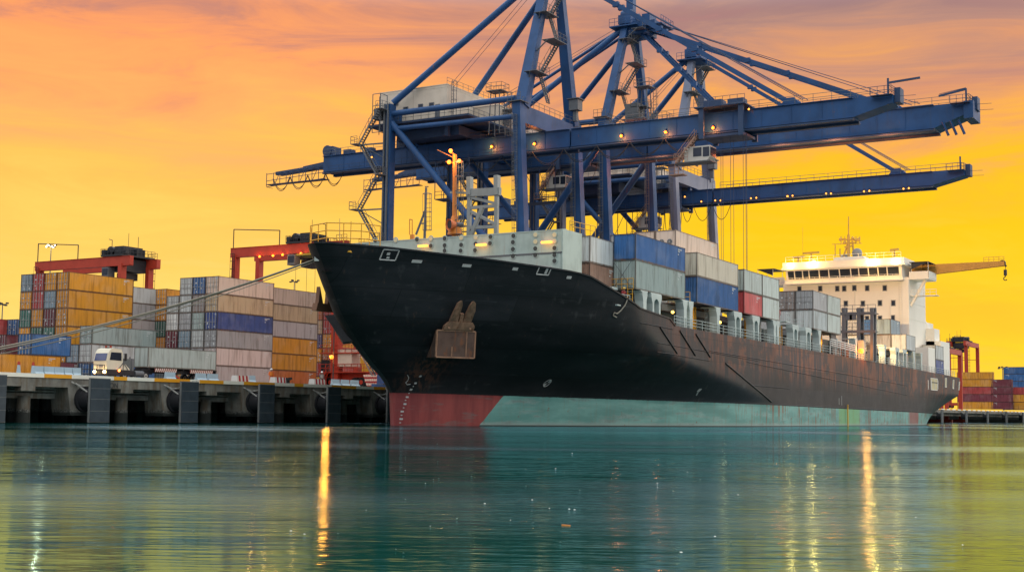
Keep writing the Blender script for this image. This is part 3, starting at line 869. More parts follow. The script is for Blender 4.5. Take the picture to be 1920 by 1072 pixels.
def hull_details():
    HW=paint('hull_marking_white',(.42,.42,.40),.6,.25,.1)
    IN=paint('mooring_recess',(.55,.46,.26),.6,.3,.1)  # pale yellow interior paint with the openings' lamplight put into it
    mb=MB(); patch(mb,729,478,1.15,.85,.05,0,.08); patch(mb,727,476,.22,.2,.05); patch(mb,727,483,.2,.16,.05); mb.build('fairlead',[HW],ship)
    mb=MB(); patch(mb,1019,507,1.1,.75,.05,0,.08); patch(mb,1024,507,.2,.6,.05); mb.build('fairlead',[HW],ship)
    for x,y,w in ((781,490,.75),(874,498,.7),(965,504,.45),(1066,520,.45)):
        mb=MB(); patch(mb,x,y,w,.24,.05); mb.build('scupper',[HW],ship)
    # draught marks down the stem and bow thruster mark
    mb=MB()
    pts=[(788,705),(783,712),(778,718),(774,724),(770,730),(766,737),(763,744),(760,750),(758,757),(756,764),(754,771),(752,778),(751,785),(750,792)]
    for i,(x,y) in enumerate(pts): patch(mb,x,y,.10 if i%2 else .20,.07 if i%2 else .15,.012)
    mb.build('draught_marks',[HW],ship)
    mb=MB(); a=[on_hull(x,y)-V((.02,.05,0)) for x,y in ((763,702),(766,708),(764,713),(760,717),(763,721),(769,720))]
    mb.path(a,.03,n=5); mb.build('bulb_mark',[HW],ship)
    c=on_hull(1025,718); mb=MB(); R=.33
    ring=[]
    for i in range(25):
        t=2*pi*i/24; s,z=c.x+R*cos(t),c.z+R*sin(t); ring.append(V((s,SC-hb(s,z)-.03,z)))
    mb.path(ring,.03,n=5)
    cc=V((c.x,SC-hb(c.x,c.z)-.03,c.z))
    for a0,a1 in ((0.2,1.55),(3.34,4.69)):
        vs=[cc]+[V((c.x+R*cos(t),SC-hb(c.x+R*cos(t),c.z+R*sin(t))-.035,c.z+R*sin(t))) for t in [a0+(a1-a0)*i/6 for i in range(7)]]
        mb.add(vs,[(0,i,i+1) for i in range(1,7)])
    mb.build('thruster_mark',[HW],ship)
    mb=MB()
    patch(mb,1311,731,.5,.3,.015); a=on_hull(1309,733); b_=on_hull(1305,741); mb.bar(a-V((0,.03,0)),b_-V((0,.03,0)),.16,.03); mb.build('hull_mark',[HW],ship)
    mb=MB()
    for x,y,h in ((1573,752,.9),(1578,748,.9),(1578,756,.5)): patch(mb,x,y,.12,h,.015)
    mb.build('load_line_mark',[HW],ship)
    # slanting fender bars and longitudinal strakes on the side shell
    def hpath(pix,n=10,o=.03):
        P=[on_hull(*p) for p in pix]; out=[]
        for a,b in zip(P,P[1:]):
            for i in range(n):
                s=a.x+(b.x-a.x)*i/n; z=a.z+(b.z-a.z)*i/n; out.append(V((s,SC-hb(s,z)-o,z)))
        p=P[-1]; out.append(V((p.x,SC-hb(p.x,p.z)-o,p.z))); return out
    HB=paint('hull_black_bar',(.012,.012,.014),.5,.2,.1)
    for pix in (((1237,613),(1269,662)),((1274,620),(1303,666)),((1304,626),(1331,669)),((1360,681),(1446,753))):
        mb=MB(); mb.path(hpath(pix),.10,n=6); mb.build('rubbing_bar',HB,ship)
    for pix in (((1200,605),(1262,617)),((1330,657),(1580,700),(1700,722)),((1232,642),(1420,676)),((1400,678),(1700,740)),((1232,660),(1330,676)),((1410,722),(1480,728))):
        mb=MB(); mb.path(hpath(pix,14,.0),.06,n=6); mb.build('strake',HULL,ship)
    mb=MB(); P=hpath(((1430,757),(1760,778)),20,.0); mb.path(P,.07,n=6); mb.build('strake',HULL,ship)
    # port anchor in its pocket
    p=on_hull(845,646); s0,z0=p.x,p.z
    AN=paint('anchor_rust',(.30,.165,.10),.8,.7,.6,sc=2.5,streak=1.2)
    AD=paint('anchor_box_rust',(.10,.058,.042),.8,.75,.8,sc=1.2,streak=1.2)
    def hp(ds,dz,o): 
        s,z=s0+ds,z0+dz; return V((s,SC-hb(s,z)-o,z))
    # upright frame at the hawse: along the plating, outward, up
    e=.6; T=V((2*e,-(hb(s0+e,z0)-hb(s0-e,z0)),0)).normalized(); N=V((T.y,-T.x,0)); N=N if N.y<0 else -N
    c0=V((s0,SC-hb(s0,z0),z0)); fl=(hb(s0,z0+1)-hb(s0,z0-1))/2
    def A(u,z,o): return c0+T*u+N*(o+(max(0,hb(s0,z0+z)-hb(s0,z0+1.2))*abs(N.y)+.35 if z>1.19 else 0))+V((0,0,z))
    hw,hh,out=AW/2,1.18,1.15
    mb=MB()
    q=[A(-hw,-hh,-1.6),A(hw,-hh,-1.6),A(hw,hh,-.6),A(-hw,hh,-.6)]; qo=[A(-hw,-hh,out-.2),A(hw,-hh,out-.2),A(hw,hh,out),A(-hw,hh,out)]
    mb.add(q+qo,[(4,5,6,7),(0,4,7,3),(1,2,6,5),(3,7,6,2),(0,1,5,4)],0)
    for a_,b_ in zip(qo,qo[1:]+qo[:1]): mb.bar(a_,b_,.13,.12,1)
    mb.bar(A(-hw*.2,-hh,out-.17),A(-hw*.2,-hh*.2,out-.1),.1,.08,1); mb.bar(A(hw*.55,-hh,out-.17),A(hw*.55,hh,out+.02),.09,.08,1)
    mb.build('anchor_bolster',[AD,AN],ship)
    mb=MB(); f=AW/3.6; o0=out-.45; o1=out+.15
    for sg in (-1,1):
        mb.prism([A(f*(sg*.22+.15),1.75,o0),A(f*(sg*1.02+.15),1.75,o0),A(f*(sg*.95+.15),2.9,o1),A(f*(sg*.80+.15),3.55,o1+.15),A(f*(sg*.55+.15),3.75,o1+.2),A(f*(sg*.38+.15),3.4,o1+.1)],-N*.4)
    mb.prism([A(f*-1.25,1.25,o0+.25),A(f*1.55,1.25,o0+.25),A(f*1.55,1.6,o0+.25),A(f*1.25,1.95,o0+.2),A(f*-.95,1.95,o0+.2),A(f*-1.25,1.6,o0+.25)],-N*.6)
    mb.bar(A(f*.15,1.6,o0),A(f*.15,2.7,o0),.34,.3)
    for sg in (-1,1): mb.tube(A(f*(sg*1.0+.15),1.42,o0+.22),A(f*(sg*1.0+.15),1.42,o0+.30),.1,n=8)
    mb.build('anchor',[AN],ship)
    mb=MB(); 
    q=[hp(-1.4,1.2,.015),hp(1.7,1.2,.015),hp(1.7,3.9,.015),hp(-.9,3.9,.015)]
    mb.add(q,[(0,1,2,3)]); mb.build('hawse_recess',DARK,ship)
    # starboard anchor bolster, seen as a bulge on the far bow
    mb=MB()
    def sb(s,z,o): return V((s,SC+hb(s,z)+o,z))
    a=on_hull(700,600)
    for s,z in ((95.5,8.6),):
        q=[sb(s-1.6,z-1.2,.0),sb(s+1.6,z-1.2,.0),sb(s+1.6,z+1.2,.0),sb(s-1.6,z+1.2,.0)]
        qo=[v+V((-.2,.9,-.1)) for v in q]
        mb.add(q+qo,[(4,5,6,7),(0,4,7,3),(1,2,6,5),(3,7,6,2),(0,1,5,4)])
    mb.build('anchor_bolster',HULL,ship)
    mb=MB(); c0=sb(95.0,10.8,.6)
    for sg in (-1,1): mb.prism([c0+V((sg*.3,0,0)),c0+V((sg*1.0,0,0)),c0+V((sg*.7,.1,1.6))],(0,.4,0))
    mb.prism([c0+V((-1.3,0,-.6)),c0+V((1.3,0,-.6)),c0+V((1.1,0,.1)),c0+V((-1.1,0,.1))],(0,.55,0))
    mb.build('anchor',RUST,ship)
    # mooring recesses at the stern
    for x,y,w,h in ((1751,720,5.2,2.0),(1773,717,1.4,1.6),(1787,720,1.2,1.6),(1798,723,.9,1.5)):
        mb=MB(); p=patch(mb,x,y,w,h,.03,0); patch(mb,x,y,w,h,.05,1,.16)
        if w>3:
            for k in range(4): patch(mb,x-11+k*6,y+1,.22,1.6,.07,1)
            patch(mb,x+1,y-3,4.4,.16,.08,2)
        mb.build('mooring_recess',[IN,WHITE,DARK],ship)
    # pipe hanging over the side
    a=on_hull(1586,762); mb=MB(); mb.tube((a.x,SC-hb(a.x,a.z)-.25,-.3),(a.x,SC-hb(a.x,a.z)-.25,a.z+.3),.09); mb.build('overside_pipe',YELLOW,ship)
    # pilot line hook on the bow
    a=[on_hull(x,y)-V((0,.12,0)) for x,y in ((1174,562),(1170,572),(1162,582),(1155,588),(1149,586),(1148,592),(1154,595))]
    mb=MB(); mb.path(a,.06,n=6); mb.build('bow_line',ROPE,ship)
hull_details()

def forecastle():
    # breakwater across the forecastle with lightening holes
    s=108.0; yA,yB=58.2,84.0; zt=lambda y:18.05+(y-58.2)*.012
    m,t,b=newmat('breakwater_paint')
    co=t.new('ShaderNodeNewGeometry').outputs['Position']
    n=t.noise(t.scale(co,(1,.8,.5)),1.0,5); n2=t.noise(t.scale(co,(2,2,.2)),1.2,5,.6)
    c=t.mix(t.step(n,.4,.75),(.40,.49,.44),(.30,.38,.34)); c=t.mix(t.math('MULTIPLY',t.step(n2,.58,.75),.5),c,(.28,.17,.09))
    t.set(b.inputs['Base Color'],c); b.inputs['Roughness'].default_value=.5
    mb=MB(); mb.box(s,yA,16.15,s+.12,yB,18.2,0); mb.box(s-.55,yA+.15,12.9,s-.43,yB,16.0,0); mb.box(s-.60,yA,15.98,s+.14,yB,16.12,1)
    mb.box(s-.04,yA-.02,18.2,s+.2,yB,18.3,0); mb.box(s-.6,yA-.06,12.9,s+3.2,yA+.08,18.22,0)
    for y in range(60,84,3): mb.box(s+.12,y,13,s+1.5,y+.08,18.0,0)
    bw=mb.build('breakwater',[m,GREYSTEEL],ship)
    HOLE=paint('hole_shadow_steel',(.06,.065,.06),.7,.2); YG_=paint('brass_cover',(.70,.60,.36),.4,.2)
    xs=[(704,451,1),(742,450,2),(782,449,1),(808,447,2),(834,447,0),(865,446,2),(892,445,2),(920,444,0),(963,442,1),(1004,440,2),(1040,440,2),
        (808,461,0),(834,460,0),(865,459,0),(892,457,0),(919,456,0),(962,454,1),(1004,453,2),(1040,452,2),
        (834,470,0),(864,470,0),(891,469,0),(962,467,0),(1004,466,0),(1040,465,0),(962,480,0),(1004,478,0),(1040,478,0),(1040,489,0)]
    k=0
    for x,y,kind in xs:
        p=atX(x,y,s)
        sx=s-.02 if p.z>16.1 else s-.57
        p=atX(x,y,sx)
        mb=MB(); mb.tube((sx+.01,p.y,p.z),(sx-.03,p.y,p.z),.30,n=16,mi=0)
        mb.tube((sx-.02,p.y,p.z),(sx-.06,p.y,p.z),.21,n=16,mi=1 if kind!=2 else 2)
        mb.build('lightening_hole',[m,HOLE,YG_],bw)
    for x,y in ((793,461),(902,459),(1025,454)):
        sx=s-.7 if y>462 else s-.35
        p=atX(x,y,sx); mb=MB(); mb.cbox((p.x,p.y,p.z),(.25,1.1,.2)); mb.build('deck_lamp',LAMP_S,ship)
        point((p.x-.6,p.y,p.z-.3),(1,.6,.2),14,.2)
    # yellow railed platform right on the stem
    mb=MB()
    y0=SC
    for z in (15.9,16.55,17.2): 
        mb.path([(92.5,SC-3.0,z),(90.6,SC-2.4,z),(88.9,SC,z),(89.8,SC+2.5,z),(92.0,SC+4.2,z)],.05,n=5)
    for p in ((92.5,SC-3.0),(91.5,SC-2.6),(90.6,SC-2.4),(89.7,SC-1.2),(88.9,SC),(89.4,SC+1.3),(89.8,SC+2.5),(91,SC+3.4),(92.0,SC+4.2)):
        mb.tube((p[0],p[1],14.8),(p[0],p[1],17.2),.045,n=5)
    mb.box(89.3,SC-2.2,14.6,92.3,SC+3.6,14.75)
    mb.build('bow_railing',YELLOW,ship)
    p=atX(637,452,91); q=atX(637,410,91); mb=MB(); mb.tube(p,q,.035,.02,n=6); mb.build('jackstaff',GREYSTEEL,ship)
    # foremast, orange, with lamps and horn
    sF=109.4
    def F(x,y,ds=0): return atX(x,y,sF+ds)
    mb=MB(); a=F(853,440); b_=F(853,290); a.z=13; mb.tube(a,b_,.28,.2,n=10)
    mb.tube(F(853,440),F(853,405),.75,.32,n=12)
    for x in (836,868): mb.bar(F(853,306),F(x,303),.1,.1)
    mb.bar(F(853,290),F(845,286),.1,.1); mb.bar(F(820,281),F(853,297),.1,.06)
    fm=mb.build('foremast',ORANGE,ship)
    mb=MB(); mb.ladder(F(864,440),F(864,305),(0,1,0),.55,True,out=(-1,0,0)); mb.build('ladder',GREYSTEEL,fm)
    for x,y in ((845,283),(842,304),(861,302)):
        p=F(x,y,-.3); mb=MB(); mb.ball(p,.21); mb.build('mast_lamp',LAMP,fm); point(p+V((-.5,-.2,-.1)),(1,.45,.12),110,.2)
    mb=MB(); p=F(849,421,-.7); d=V((-.75,.35,-.05)); mb.tube(p-d*.5,p+d*.6,.18,.58,n=16,mi=0,cap=False); mb.tube(p+d*.45,p+d*.3,.40,n=12,mi=1); mb.tube(p-d*.5,p-d*1.4,.24,n=10,mi=2)
    mb.build('horn',[paint('horn_orange',(.72,.20,.07),.5,.2),DARK,GREYSTEEL],fm)
    # pale gantry frame beside it
    mb=MB()
    FG=[((879,440),(881,334)),((930,440),(932,333))]
    for a,b_ in FG:
        A,B=F(*a),F(*b_); A.z=13; mb.bar(A,B,.36,.36)
    for x,y0,y1 in ((881,345,332),(932,345,329)):
        mb.bar(F(x,366),F(x,y1),.45,.6)
    mb.bar(F(876,362),F(938,359),.45,.75)
    mb.bar(F(879,390),F(930,386),.3,.3); mb.bar(F(879,427),F(930,425),.3,.3)
    mb.bar(F(880,369),F(930,382),.28,.28); mb.bar(F(880,395),F(930,421),.28,.28)
    mb.bar(F(905,388),F(884,440),.36,.36); mb.bar(F(880,362),F(845,361),.2,.2)
    mb.bar(F(884,440),F(882,470),.34,.34)
    mb.build('mast_frame',paint('frame_grey',(.26,.28,.27),.5,.3,.2),ship)
    # light ladder mast further across
    mb=MB(); a=F(795,440); a.z=13; mb.tube(a,F(799,352),.16,.12,n=8); mb.bar(F(780,440),F(797,395),.16,.16); mb.bar(F(788,419),F(796,419),.12,.12)
    mb.ladder(F(804,432),F(804,364),(0,1,0),.6,True,out=(-1,0,0)); mb.path([F(797,350),F(803,350)],.06)
    mb.build('ladder_mast',GREYSTEEL,ship)
    mb=MB(); mb.path([F(768,440),F(768,411),F(773,412),F(773,440)],.05,n=5); mb.bar(F(773,470),F(773,440),.35,.3)
    mb.bar(F(775,463),F(795,450),.14,.14); mb.bar(F(777,452),F(795,464),.14,.14); mb.build('davit',ORANGE,ship)
    # mooring winch behind the bulwark and rail
    mb=MB(); mb.tube((100,66,13.9),(100,69,13.9),.7,n=14); mb.tube((100,65.8,13.9),(100,66,13.9),1.0,n=16); mb.tube((100,69,13.9),(100,69.2,13.9),1.0,n=16); mb.box(99,66,13.0,101,69,13.3)
    mb.build('mooring_winch',GREYSTEEL,ship)
    # inboard hatch side structure forward of the first bay
    mb=MB(); p=atX(1047,500,110)
    mb.rail([(109,58.3,18.2),(113.5,57.9,18.2)],1.0,1.0,.035)
    mb.build('breakwater_railing',YELLOW,ship)
forecastle()

def deck_line(s): return ztop(s) if s>126 else 10.4
def cargo_deck():
    # hatch level under the containers
    HZ=lambda s:13.42-.0106*(s-117.5)
    mb=MB()
    for a,b in ((117.6,145.2),(147,159.3),(172.4,183.6),(211.5,227.5)):
        n=4
        for i in range(n):
            x0=a+(b-a)*i/n+.05; x1=a+(b-a)*(i+1)/n-.05; z=HZ((x0+x1)/2)
            mb=MB(); mb.box(x0,59.0,z-.75,x1,83.0,z-.05); mb.build('hatch_cover',paint('hatch_paint',(.20,.21,.21),.6,.4,.3),ship)
    mb=MB(); mb.box(116,60.2,9.8,228,60.5,12.6); mb.box(116,81.5,9.8,228,81.8,12.6)
    for s in range(118,228,4): mb.box(s,60.05,9.8,s+.12,60.2,12.5)
    mb.build('hatch_coaming',paint('coaming_grey_green',(.10,.125,.115),.6,.4,.2),ship)
    # pedestals along the port side: two flared legs joined by an arched head
    def pedestal(s,w,arch=True,name='pedestal'):
        z0=deck_line(s)-.05; z1=HZ(s)-.12; mb=MB(); y=55.35; hw=w/2; d=.9
        if arch:
            t=.36*1.0; zc=z1-.95
            outer_l=[(s-hw-.18,z1),(s-hw-.18,z1-.35),(s-hw,z1-.9),(s-hw,z0)]
            # leg left, leg right, head
            mb.prism([(s-hw,y,z0),(s-hw+t,y,z0),(s-hw+t,y,zc),(s-hw,y,zc)],(0,d,0))
            mb.prism([(s+hw-t,y,z0),(s+hw,y,z0),(s+hw,y,zc),(s+hw-t,y,zc)],(0,d,0))
            arc=[(s-(hw-t)*cos(pi*i/8),y,zc+(hw-t)*.8*sin(pi*i/8)) for i in range(9)]
            up=[(s+hw,y,zc),(s+hw+.3,y,z1-.35),(s+hw+.3,y,z1),(s-hw-.3,y,z1),(s-hw-.3,y,z1-.35),(s-hw,y,zc)]
            # head as two halves, so each stays convex enough
            half=arc[4]
            mb.prism([(s-hw,y,zc)]+arc[:5]+[(s,y,z1),(s-hw-.3,y,z1),(s-hw-.3,y,z1-.35)],(0,d,0))
            mb.prism([(s+hw,y,zc),(s+hw+.3,y,z1-.35),(s+hw+.3,y,z1),(s,y,z1)]+arc[4:],(0,d,0))
            mb.box(s-hw+.1,y+d,z0,s+hw-.1,y+d+.06,z1,1)
        else:
            mb.prism([(s-hw*.75,y,z0),(s+hw*.75,y,z0),(s+hw*.75,y,z1-.9),(s+hw*1.2,y,z1-.3),(s+hw*1.2,y,z1),(s-hw*1.2,y,z1),(s-hw*1.2,y,z1-.3),(s-hw*.75,y,z1-.9)],(0,d,0))
        mb.box(s-hw-.3,y+.05,z1,s+hw+.3,y+1.8,z1+.1,0)
        mb.build(name,[PALE,GREYSTEEL],ship)
    spots=[(1210,0,0),(1232,1,1),(1286,0,0),(1297,0,0),(1348,0,0),(1385,1,1),(1419,1,1),(1454,0,0),(1460,0,0),(1493,1,1),(1517,1,1),(1538,0,0),(1606,0,0),(1622,0,0),(1640,1,1),(1660,0,0),(1683,1,1),(1697,1,1),(1714,0,0),(1728,0,0)]
    for x,arch,_ in spots:
        s=atY(x,640,55.3).x
        pedestal(s,1.9 if arch else 1.0,bool(arch))
    # inboard posts, doors and pipes seen in the shade under the containers
    for i,s in enumerate([127,129.5,136,139,142,148.5,152,155,158,161.5,164.5,167.5,174,177,181,187,190,193,214,217.5,221,225]):
        mb=MB(); z0=deck_line(s)-.1; z1=HZ(s)-.1; k=i%4
        if k==0: mb.box(s,57.6,z0,s+.35,58.0,z1,0)
        elif k==1: mb.box(s,58.8,z0,s+.9,59.0,z0+2.0,1)
        elif k==2: mb.box(s,57.2,z0,s+.2,57.4,z1,2); mb.box(s+.6,57.2,z0,s+.72,57.4,z1,2)
        else: mb.ladder((s,57.0,z0),(s,57.0,z1),(1,0,0),.5,mi=0)
        mb.build('deck_post' if k in (0,2) else ('deck_door' if k==1 else 'deck_ladder'),[PALE,DARK,YELLOW],ship)
    mb=MB(); P=[]
    for s0,s1 in ((126,228),):
        pts=[(s,55.15,deck_line(s)) for s in [s0+i*3 for i in range(int((s1-s0)/3)+1)]]
        mb.rail(pts,1.0,1.5,.028,2)
    mb.build('deck_railing',PALE,ship)
    mb=MB(); pts=[(s,55.25+.0*s,deck_line(s)) for s in range(229,258,2)]
    pts=[(s,SC-hb(s,8.5)+.1,z) for s,y,z in pts]; mb.rail(pts,1.0,1.5,.03,2); mb.build('deck_railing',PALE,ship)
    # yellow ladders and access rails at bay ends
    for s in (118.0,132.0,146.0,161,170):
        mb=MB(); z=HZ(s); mb.rail([(s-.6,55.7,z),(s-.6,58.2,z)],1.05,.6,.035,1); mb.ladder((s-.7,56.0,deck_line(s)),(s-.7,56.0,z),(0,1,0),.5); mb.build('access_ladder',YELLOW if s<140 else PALE,ship)
    # lashing rods crossed on the first bay's lower tier
    mb=MB(); z=HZ(117.5)
    mb.bar((117.35,55.8,z),(117.35,57.9,z+2.85),.04,.04); mb.bar((117.33,57.9,z),(117.33,55.8,z+2.85),.04,.04); mb.bar((112.4,58.4,13.4),(112.4,60.5,16),.04,.04)
    mb.build('lashing_rod',GREYSTEEL,ship)
    # deck lamps under the containers
    for x,y,pw in ((1261,585,60),(1289,592,40),(1350,604,40),(1659,621,0),(1536,641,25),(1658,610,0),(1700,660,40),(1660,590,0)):
        if pw==0: continue
        p=atY(x,y,57.5); mb=MB(); mb.ball(p,.17); mb.build('deck_lamp',LAMP_Y,ship); point(p+V((0,-.5,-.1)),(1,.72,.35),pw*.5,.15)
    # lit working area between the bays, gangway stowed at the rail
    p=atY(1614,658,55.25); mb=MB(); mb.bar(p-V((0,0,2.2)),p,.1,.1,1); mb.ball(p,.42); mb.build('deck_lamp',[LAMP,DARK],ship); point(p+V((0,-.7,.1)),(1,.32,.045),700,.6)
    p=atY(1660,610,57.5)
    s0=atY(1558,640,55.4).x; s1=atY(1603,650,55.4).x
    mb=MB(); z=deck_line(s0)
    for k in range(4): mb.tube((s0,55.4+.02*k,z+1.3+.28*k),(s1,55.4+.02*k,z+1.0+.28*k),.07,n=6)
    for k in range(6): 
        u=s0+(s1-s0)*k/5; mb.tube((u,55.5,z),(u,55.5,z+2.0),.06,n=6)
    mb.build('gangway',WHITE,ship)
    # machinery cluster near the lamp
    mb=MB(); s=atY(1600,645,58).x
    for k in range(5): mb.tube((s-4+k*1.9,58+.4*(k%2),9.6),(s-4+k*1.9,58+.4*(k%2),11.2+.4*(k%3)),.4,n=10)
    mb.tube((s-3,58.2,11.6),(s+4,58.2,11.3),.22,n=8); mb.box(s-5,58.5,9.5,s-2.5,60,12.2)
    mb.build('vent_cluster',RUST,ship)
    # lashing bridge between the bays
    LB=GREYSTEEL; mb=MB(); sA=196.5
    for x in (1582,1586,1610,1617,1635,1640):
        a=atX(x,660,sA+(1.6 if x in(1586,1617,1640) else 0)); b_=atX(x,577,sA+(1.6 if x in(1586,1617,1640) else 0)); a.z=9.6; mb.bar(a,b_,.45,.45)
    for y in (587,621):
        a=atX(1570,y+1,sA); b_=atX(1642,y,sA); mb.bar(a,b_,.5,.4); mb.box(sA,b_.y,b_.z-.05,sA+1.7,a.y,b_.z+.05)
        mb.rail([(sA,b_.y,b_.z+.2),(sA,a.y,b_.z+.2)],1.1,1.2,.035,1)
    for x in (1592,1600): mb.box(sA-.2,atX(x,600,sA).y-.5,atX(x,600,sA).z,sA-.1,atX(x,590,sA).y+.5,atX(x,590,sA).z)
    mb.build('lashing_bridge',LB,ship)
    for x,y in ((1582,581),(1610,581),(1635,581)):  # added floodlights, put in to brighten the superstructure front
        p=atX(x,y,sA+1.2); mb=MB(); mb.cbox(p,(.4,.6,.4),0); mb.cbox(p+V((.22,0,0)),(.04,.5,.3),1); mb.build('floodlight',[DARK,LAMP_W],ship)
        spot(p+V((.5,0,.1)),(236,p.y*.4+70*.6,18),(1,.63,.27),15000,100,.25)
    mb=MB(); a=atY(1555,650,56.5)
    mb.prism([(a.x,56,9.5),(a.x+3.4,56,9.5),(a.x+1.2,56,13),(a.x-.8,56,13)],(0,.3,0)); mb.build('stanchion',GREYSTEEL,ship)
cargo_deck()

def superstructure():
    S=236.0
    def X(x,y,ds=0): return atX(x,y,S+ds)
    SW=paint('superstructure_white',(.80,.76,.66),.45,.12,.03,sc=.25)
    sup=empty('superstructure',(S,SC,9.0)); sup.parent=ship; sup.location=V((S,SC,9.0))-ship.location; sup['_o']=(S,SC,9.0)
    yl=X(1469,560).y; yr=X(1704,560).y
    zt=X(1590,524).z; zr=X(1590,489).z
    mb=MB(); mb.box(S,yr,9.0,S+12,yl,zt)
    mb.box(S+2.5,yr-2.6,9.0,S+14,yl+2.6,13.6)                     # lower house
    mb.box(S+12,yr+1.0,9.0,S+22,yl-1.0,19)
    mb.box(S-.04,yr-.04,zt-4.4,S+12.05,yl+.04,zt-4.28); mb.box(S-.04,yr-.04,zt-7.3,S+12.05,yl+.04,zt-7.18)
    mb.build('accommodation_block',SW,sup)
    # wheelhouse: raked front, roof and window band
    y0=X(1478,515).y; y1=X(1694,515).y
    zs,ze=X(1590,524).z,X(1590,503).z
    mb=MB()
    mb.prism([(S-.9,y1,zs),(S-1.5,y1,ze),(S+9,y1,ze),(S+9,y1,zs)],(0,y0-y1,0))
    mb.box(S-1.9,y1-.7,ze,S+9.5,y0+.7,ze+.35); mb.box(S-1.7,y1-.5,ze+.35,S+9.3,y0+.5,zr)
    mb.box(S-1.4,y1-.2,zs-.55,S+9,y0+.2,zs)
    wh=mb.build('wheelhouse',SW,sup)
    edges=[1481,1494,1509,1521,1540,1558,1578,1599,1614,1632,1650,1667,1690]
    for a,b_ in zip(edges,edges[1:]):
        ya,yb=X(a+1,515).y,X(b_-1,515).y
        f=lambda z:S-.9-.6*(z-zs)/(ze-zs)-.03
        z0_,z1_=zs+.35,ze-.25
        mb=MB(); mb.prism([(f(z0_),ya,z0_),(f(z0_),yb,z0_),(f(z1_),yb,z1_),(f(z1_),ya,z1_)],(.02,0,0)); mb.build('window',GLASS,wh)
    mb=MB(); mb.rail([(S-2.0,y0,zs-.55),(S-2.0,y1,zs-.55)],1.0,1.4,.035); mb.box(S-2.1,y1,zs-.7,S,y0,zs-.56); mb.build('railing',WHITE,wh)
    # bridge wings
    for sg,ya,yb in ((-1,yr,55.3),(1,yl,86.7)):
        mb=MB(); a,b_=min(ya,yb),max(ya,yb)
        mb.box(S+.5,a,zs-.4,S+6,b_,zs-.15,0); mb.box(S+.5,a,zs-.15,S+.6,b_,zs+1.0,0); mb.box(S+5.9,a,zs-.15,S+6,b_,zs+1.0,0)
        ey=yb; mb.box(S+.5,ey-.05,zs-.15,S+6,ey+.05,zs+1.0,0)
        mb.tube((S+1.4,ya-sg*(-.0),zs-5.0),(S+1.4,yb-sg*.8,zs-.5),.28,n=8,mi=0)
        for p in ((S+.6,ey-sg*.1),(S+5.9,ey-sg*.1),(S+.6,ey-sg*3),(S+5.9,ey-sg*3)): mb.tube((p[0],p[1],zs+1),(p[0],p[1],zs+2.6),.05,n=5)
        mb.box(S+.4,min(ey,ey-sg*3.4),zs+2.6,S+6,max(ey,ey-sg*3.4),zs+2.68,1)
        mb.prism([(S+.45,ey-sg*.2,zs+2.5),(S+.45,ey-sg*3,zs+2.5),(S+.45,ey-sg*3,zs+1.4)],(.1,0,0),1)
        mb.rail([(S+1,ya+sg*.2,zs-3.2),(S+1,ya+sg*4.5,zs-3.2)],1.0,1.2,.04,1,2); mb.box(S+1,min(ya+sg*.1,ya+sg*4.6),zs-3.3,S+3,max(ya+sg*.1,ya+sg*4.6),zs-3.2)
        mb.build('bridge_wing',[SW,DARK,WHITE],sup)
    # pipes, ladder and vents on the front of the house
    for y_,z0,z1,w_ in ((yr+3.2,14,zt-4.5,.10),(yr+9.5,14,zt-2,.08),(yl-4.0,14,zt-4.5,.10)):
        mb=MB(); mb.tube((S-.12,y_,z0),(S-.12,y_,z1),w_,n=6); mb.build('pipe',WHITE,sup)
    mb=MB(); mb.ladder((S-.18,yr+1.4,13.8),(S-.18,yr+1.4,zt-.8),(0,1,0),.5,mi=0); mb.build('ladder',WHITE,sup)
    for y_,z_ in ((yr+6,zt-6.4),(yr+12.5,zt-6.2),(yl-2,zt-3)):
        mb=MB(); mb.box(S-.3,y_-.4,z_,S-.02,y_+.4,z_+.7); mb.build('vent',SW,sup)
    # portlights
    WF=paint('window_frame',(.30,.30,.28),.5,.2)
    for x,y in ((1499,542),(1538,541),(1570,541),(1583,541),(1602,540),(1626,540),(1659,540),(1586,569),(1618,569),(1650,568),(1675,568),(1626,597),(1650,597),(1674,596)):
        p=X(x,y); mb=MB(); mb.box(S-.05,p.y-.42,p.z-.55,S-.01,p.y+.42,p.z+.55,0); mb.box(S-.07,p.y-.30,p.z-.42,S-.05,p.y+.30,p.z+.42,1)
        mb.build('window',[WF,GLASS],sup)
    # monkey island
    mb=MB(); a,b_=X(1560,488,2).y,X(1628,488,2).y; mb.prism([(S+2,a,zr),(S+2,b_,zr),(S+2,b_+1.0,zr+1.0),(S+2,a-.6,zr+1.0)],(4,0,0)); mb.build('monkey_island',SW,sup)
    mb=MB(); T=lambda x,y:X(x,y,4)
    mb.tube(T(1591,480),T(1591,440),.34,.24,n=8); mb.tube(T(1591,440),T(1591,406),.12,.09,n=6)
    for x in (1582,1601): mb.tube(T(x,480),T(1591 if x<1590 else 1598,452),.17,n=6)
    mb.bar(T(1578,450),T(1610,449),.25,.22); mb.bar(T(1560,458),T(1616,456),.12,.12); mb.bar(T(1575,447),T(1612,452),.2,.16); mb.bar(T(1583,463),T(1601,461),.25,.22); mb.bar(T(1580,456),T(1604,455),.2,.2); [mb.tube(T(x,457),T(x,443),.09,n=5) for x in (1577,1584,1598,1605,1612)]
    for x,y in ((1576,449),(1584,455),(1599,447),(1610,449),(1605,450)): mb.ball(T(x,y),.33,8,5)
    mb.tube(T(1566,480),T(1566,458),.1,n=6); mb.tube(T(1575,480),T(1575,466),.12,n=6); mb.tube(T(1505,487),T(1505,426),.025,n=4)
    rm=mb.build('radar_mast',paint('mast_yellow',(.50,.30,.06),.5,.25),sup)
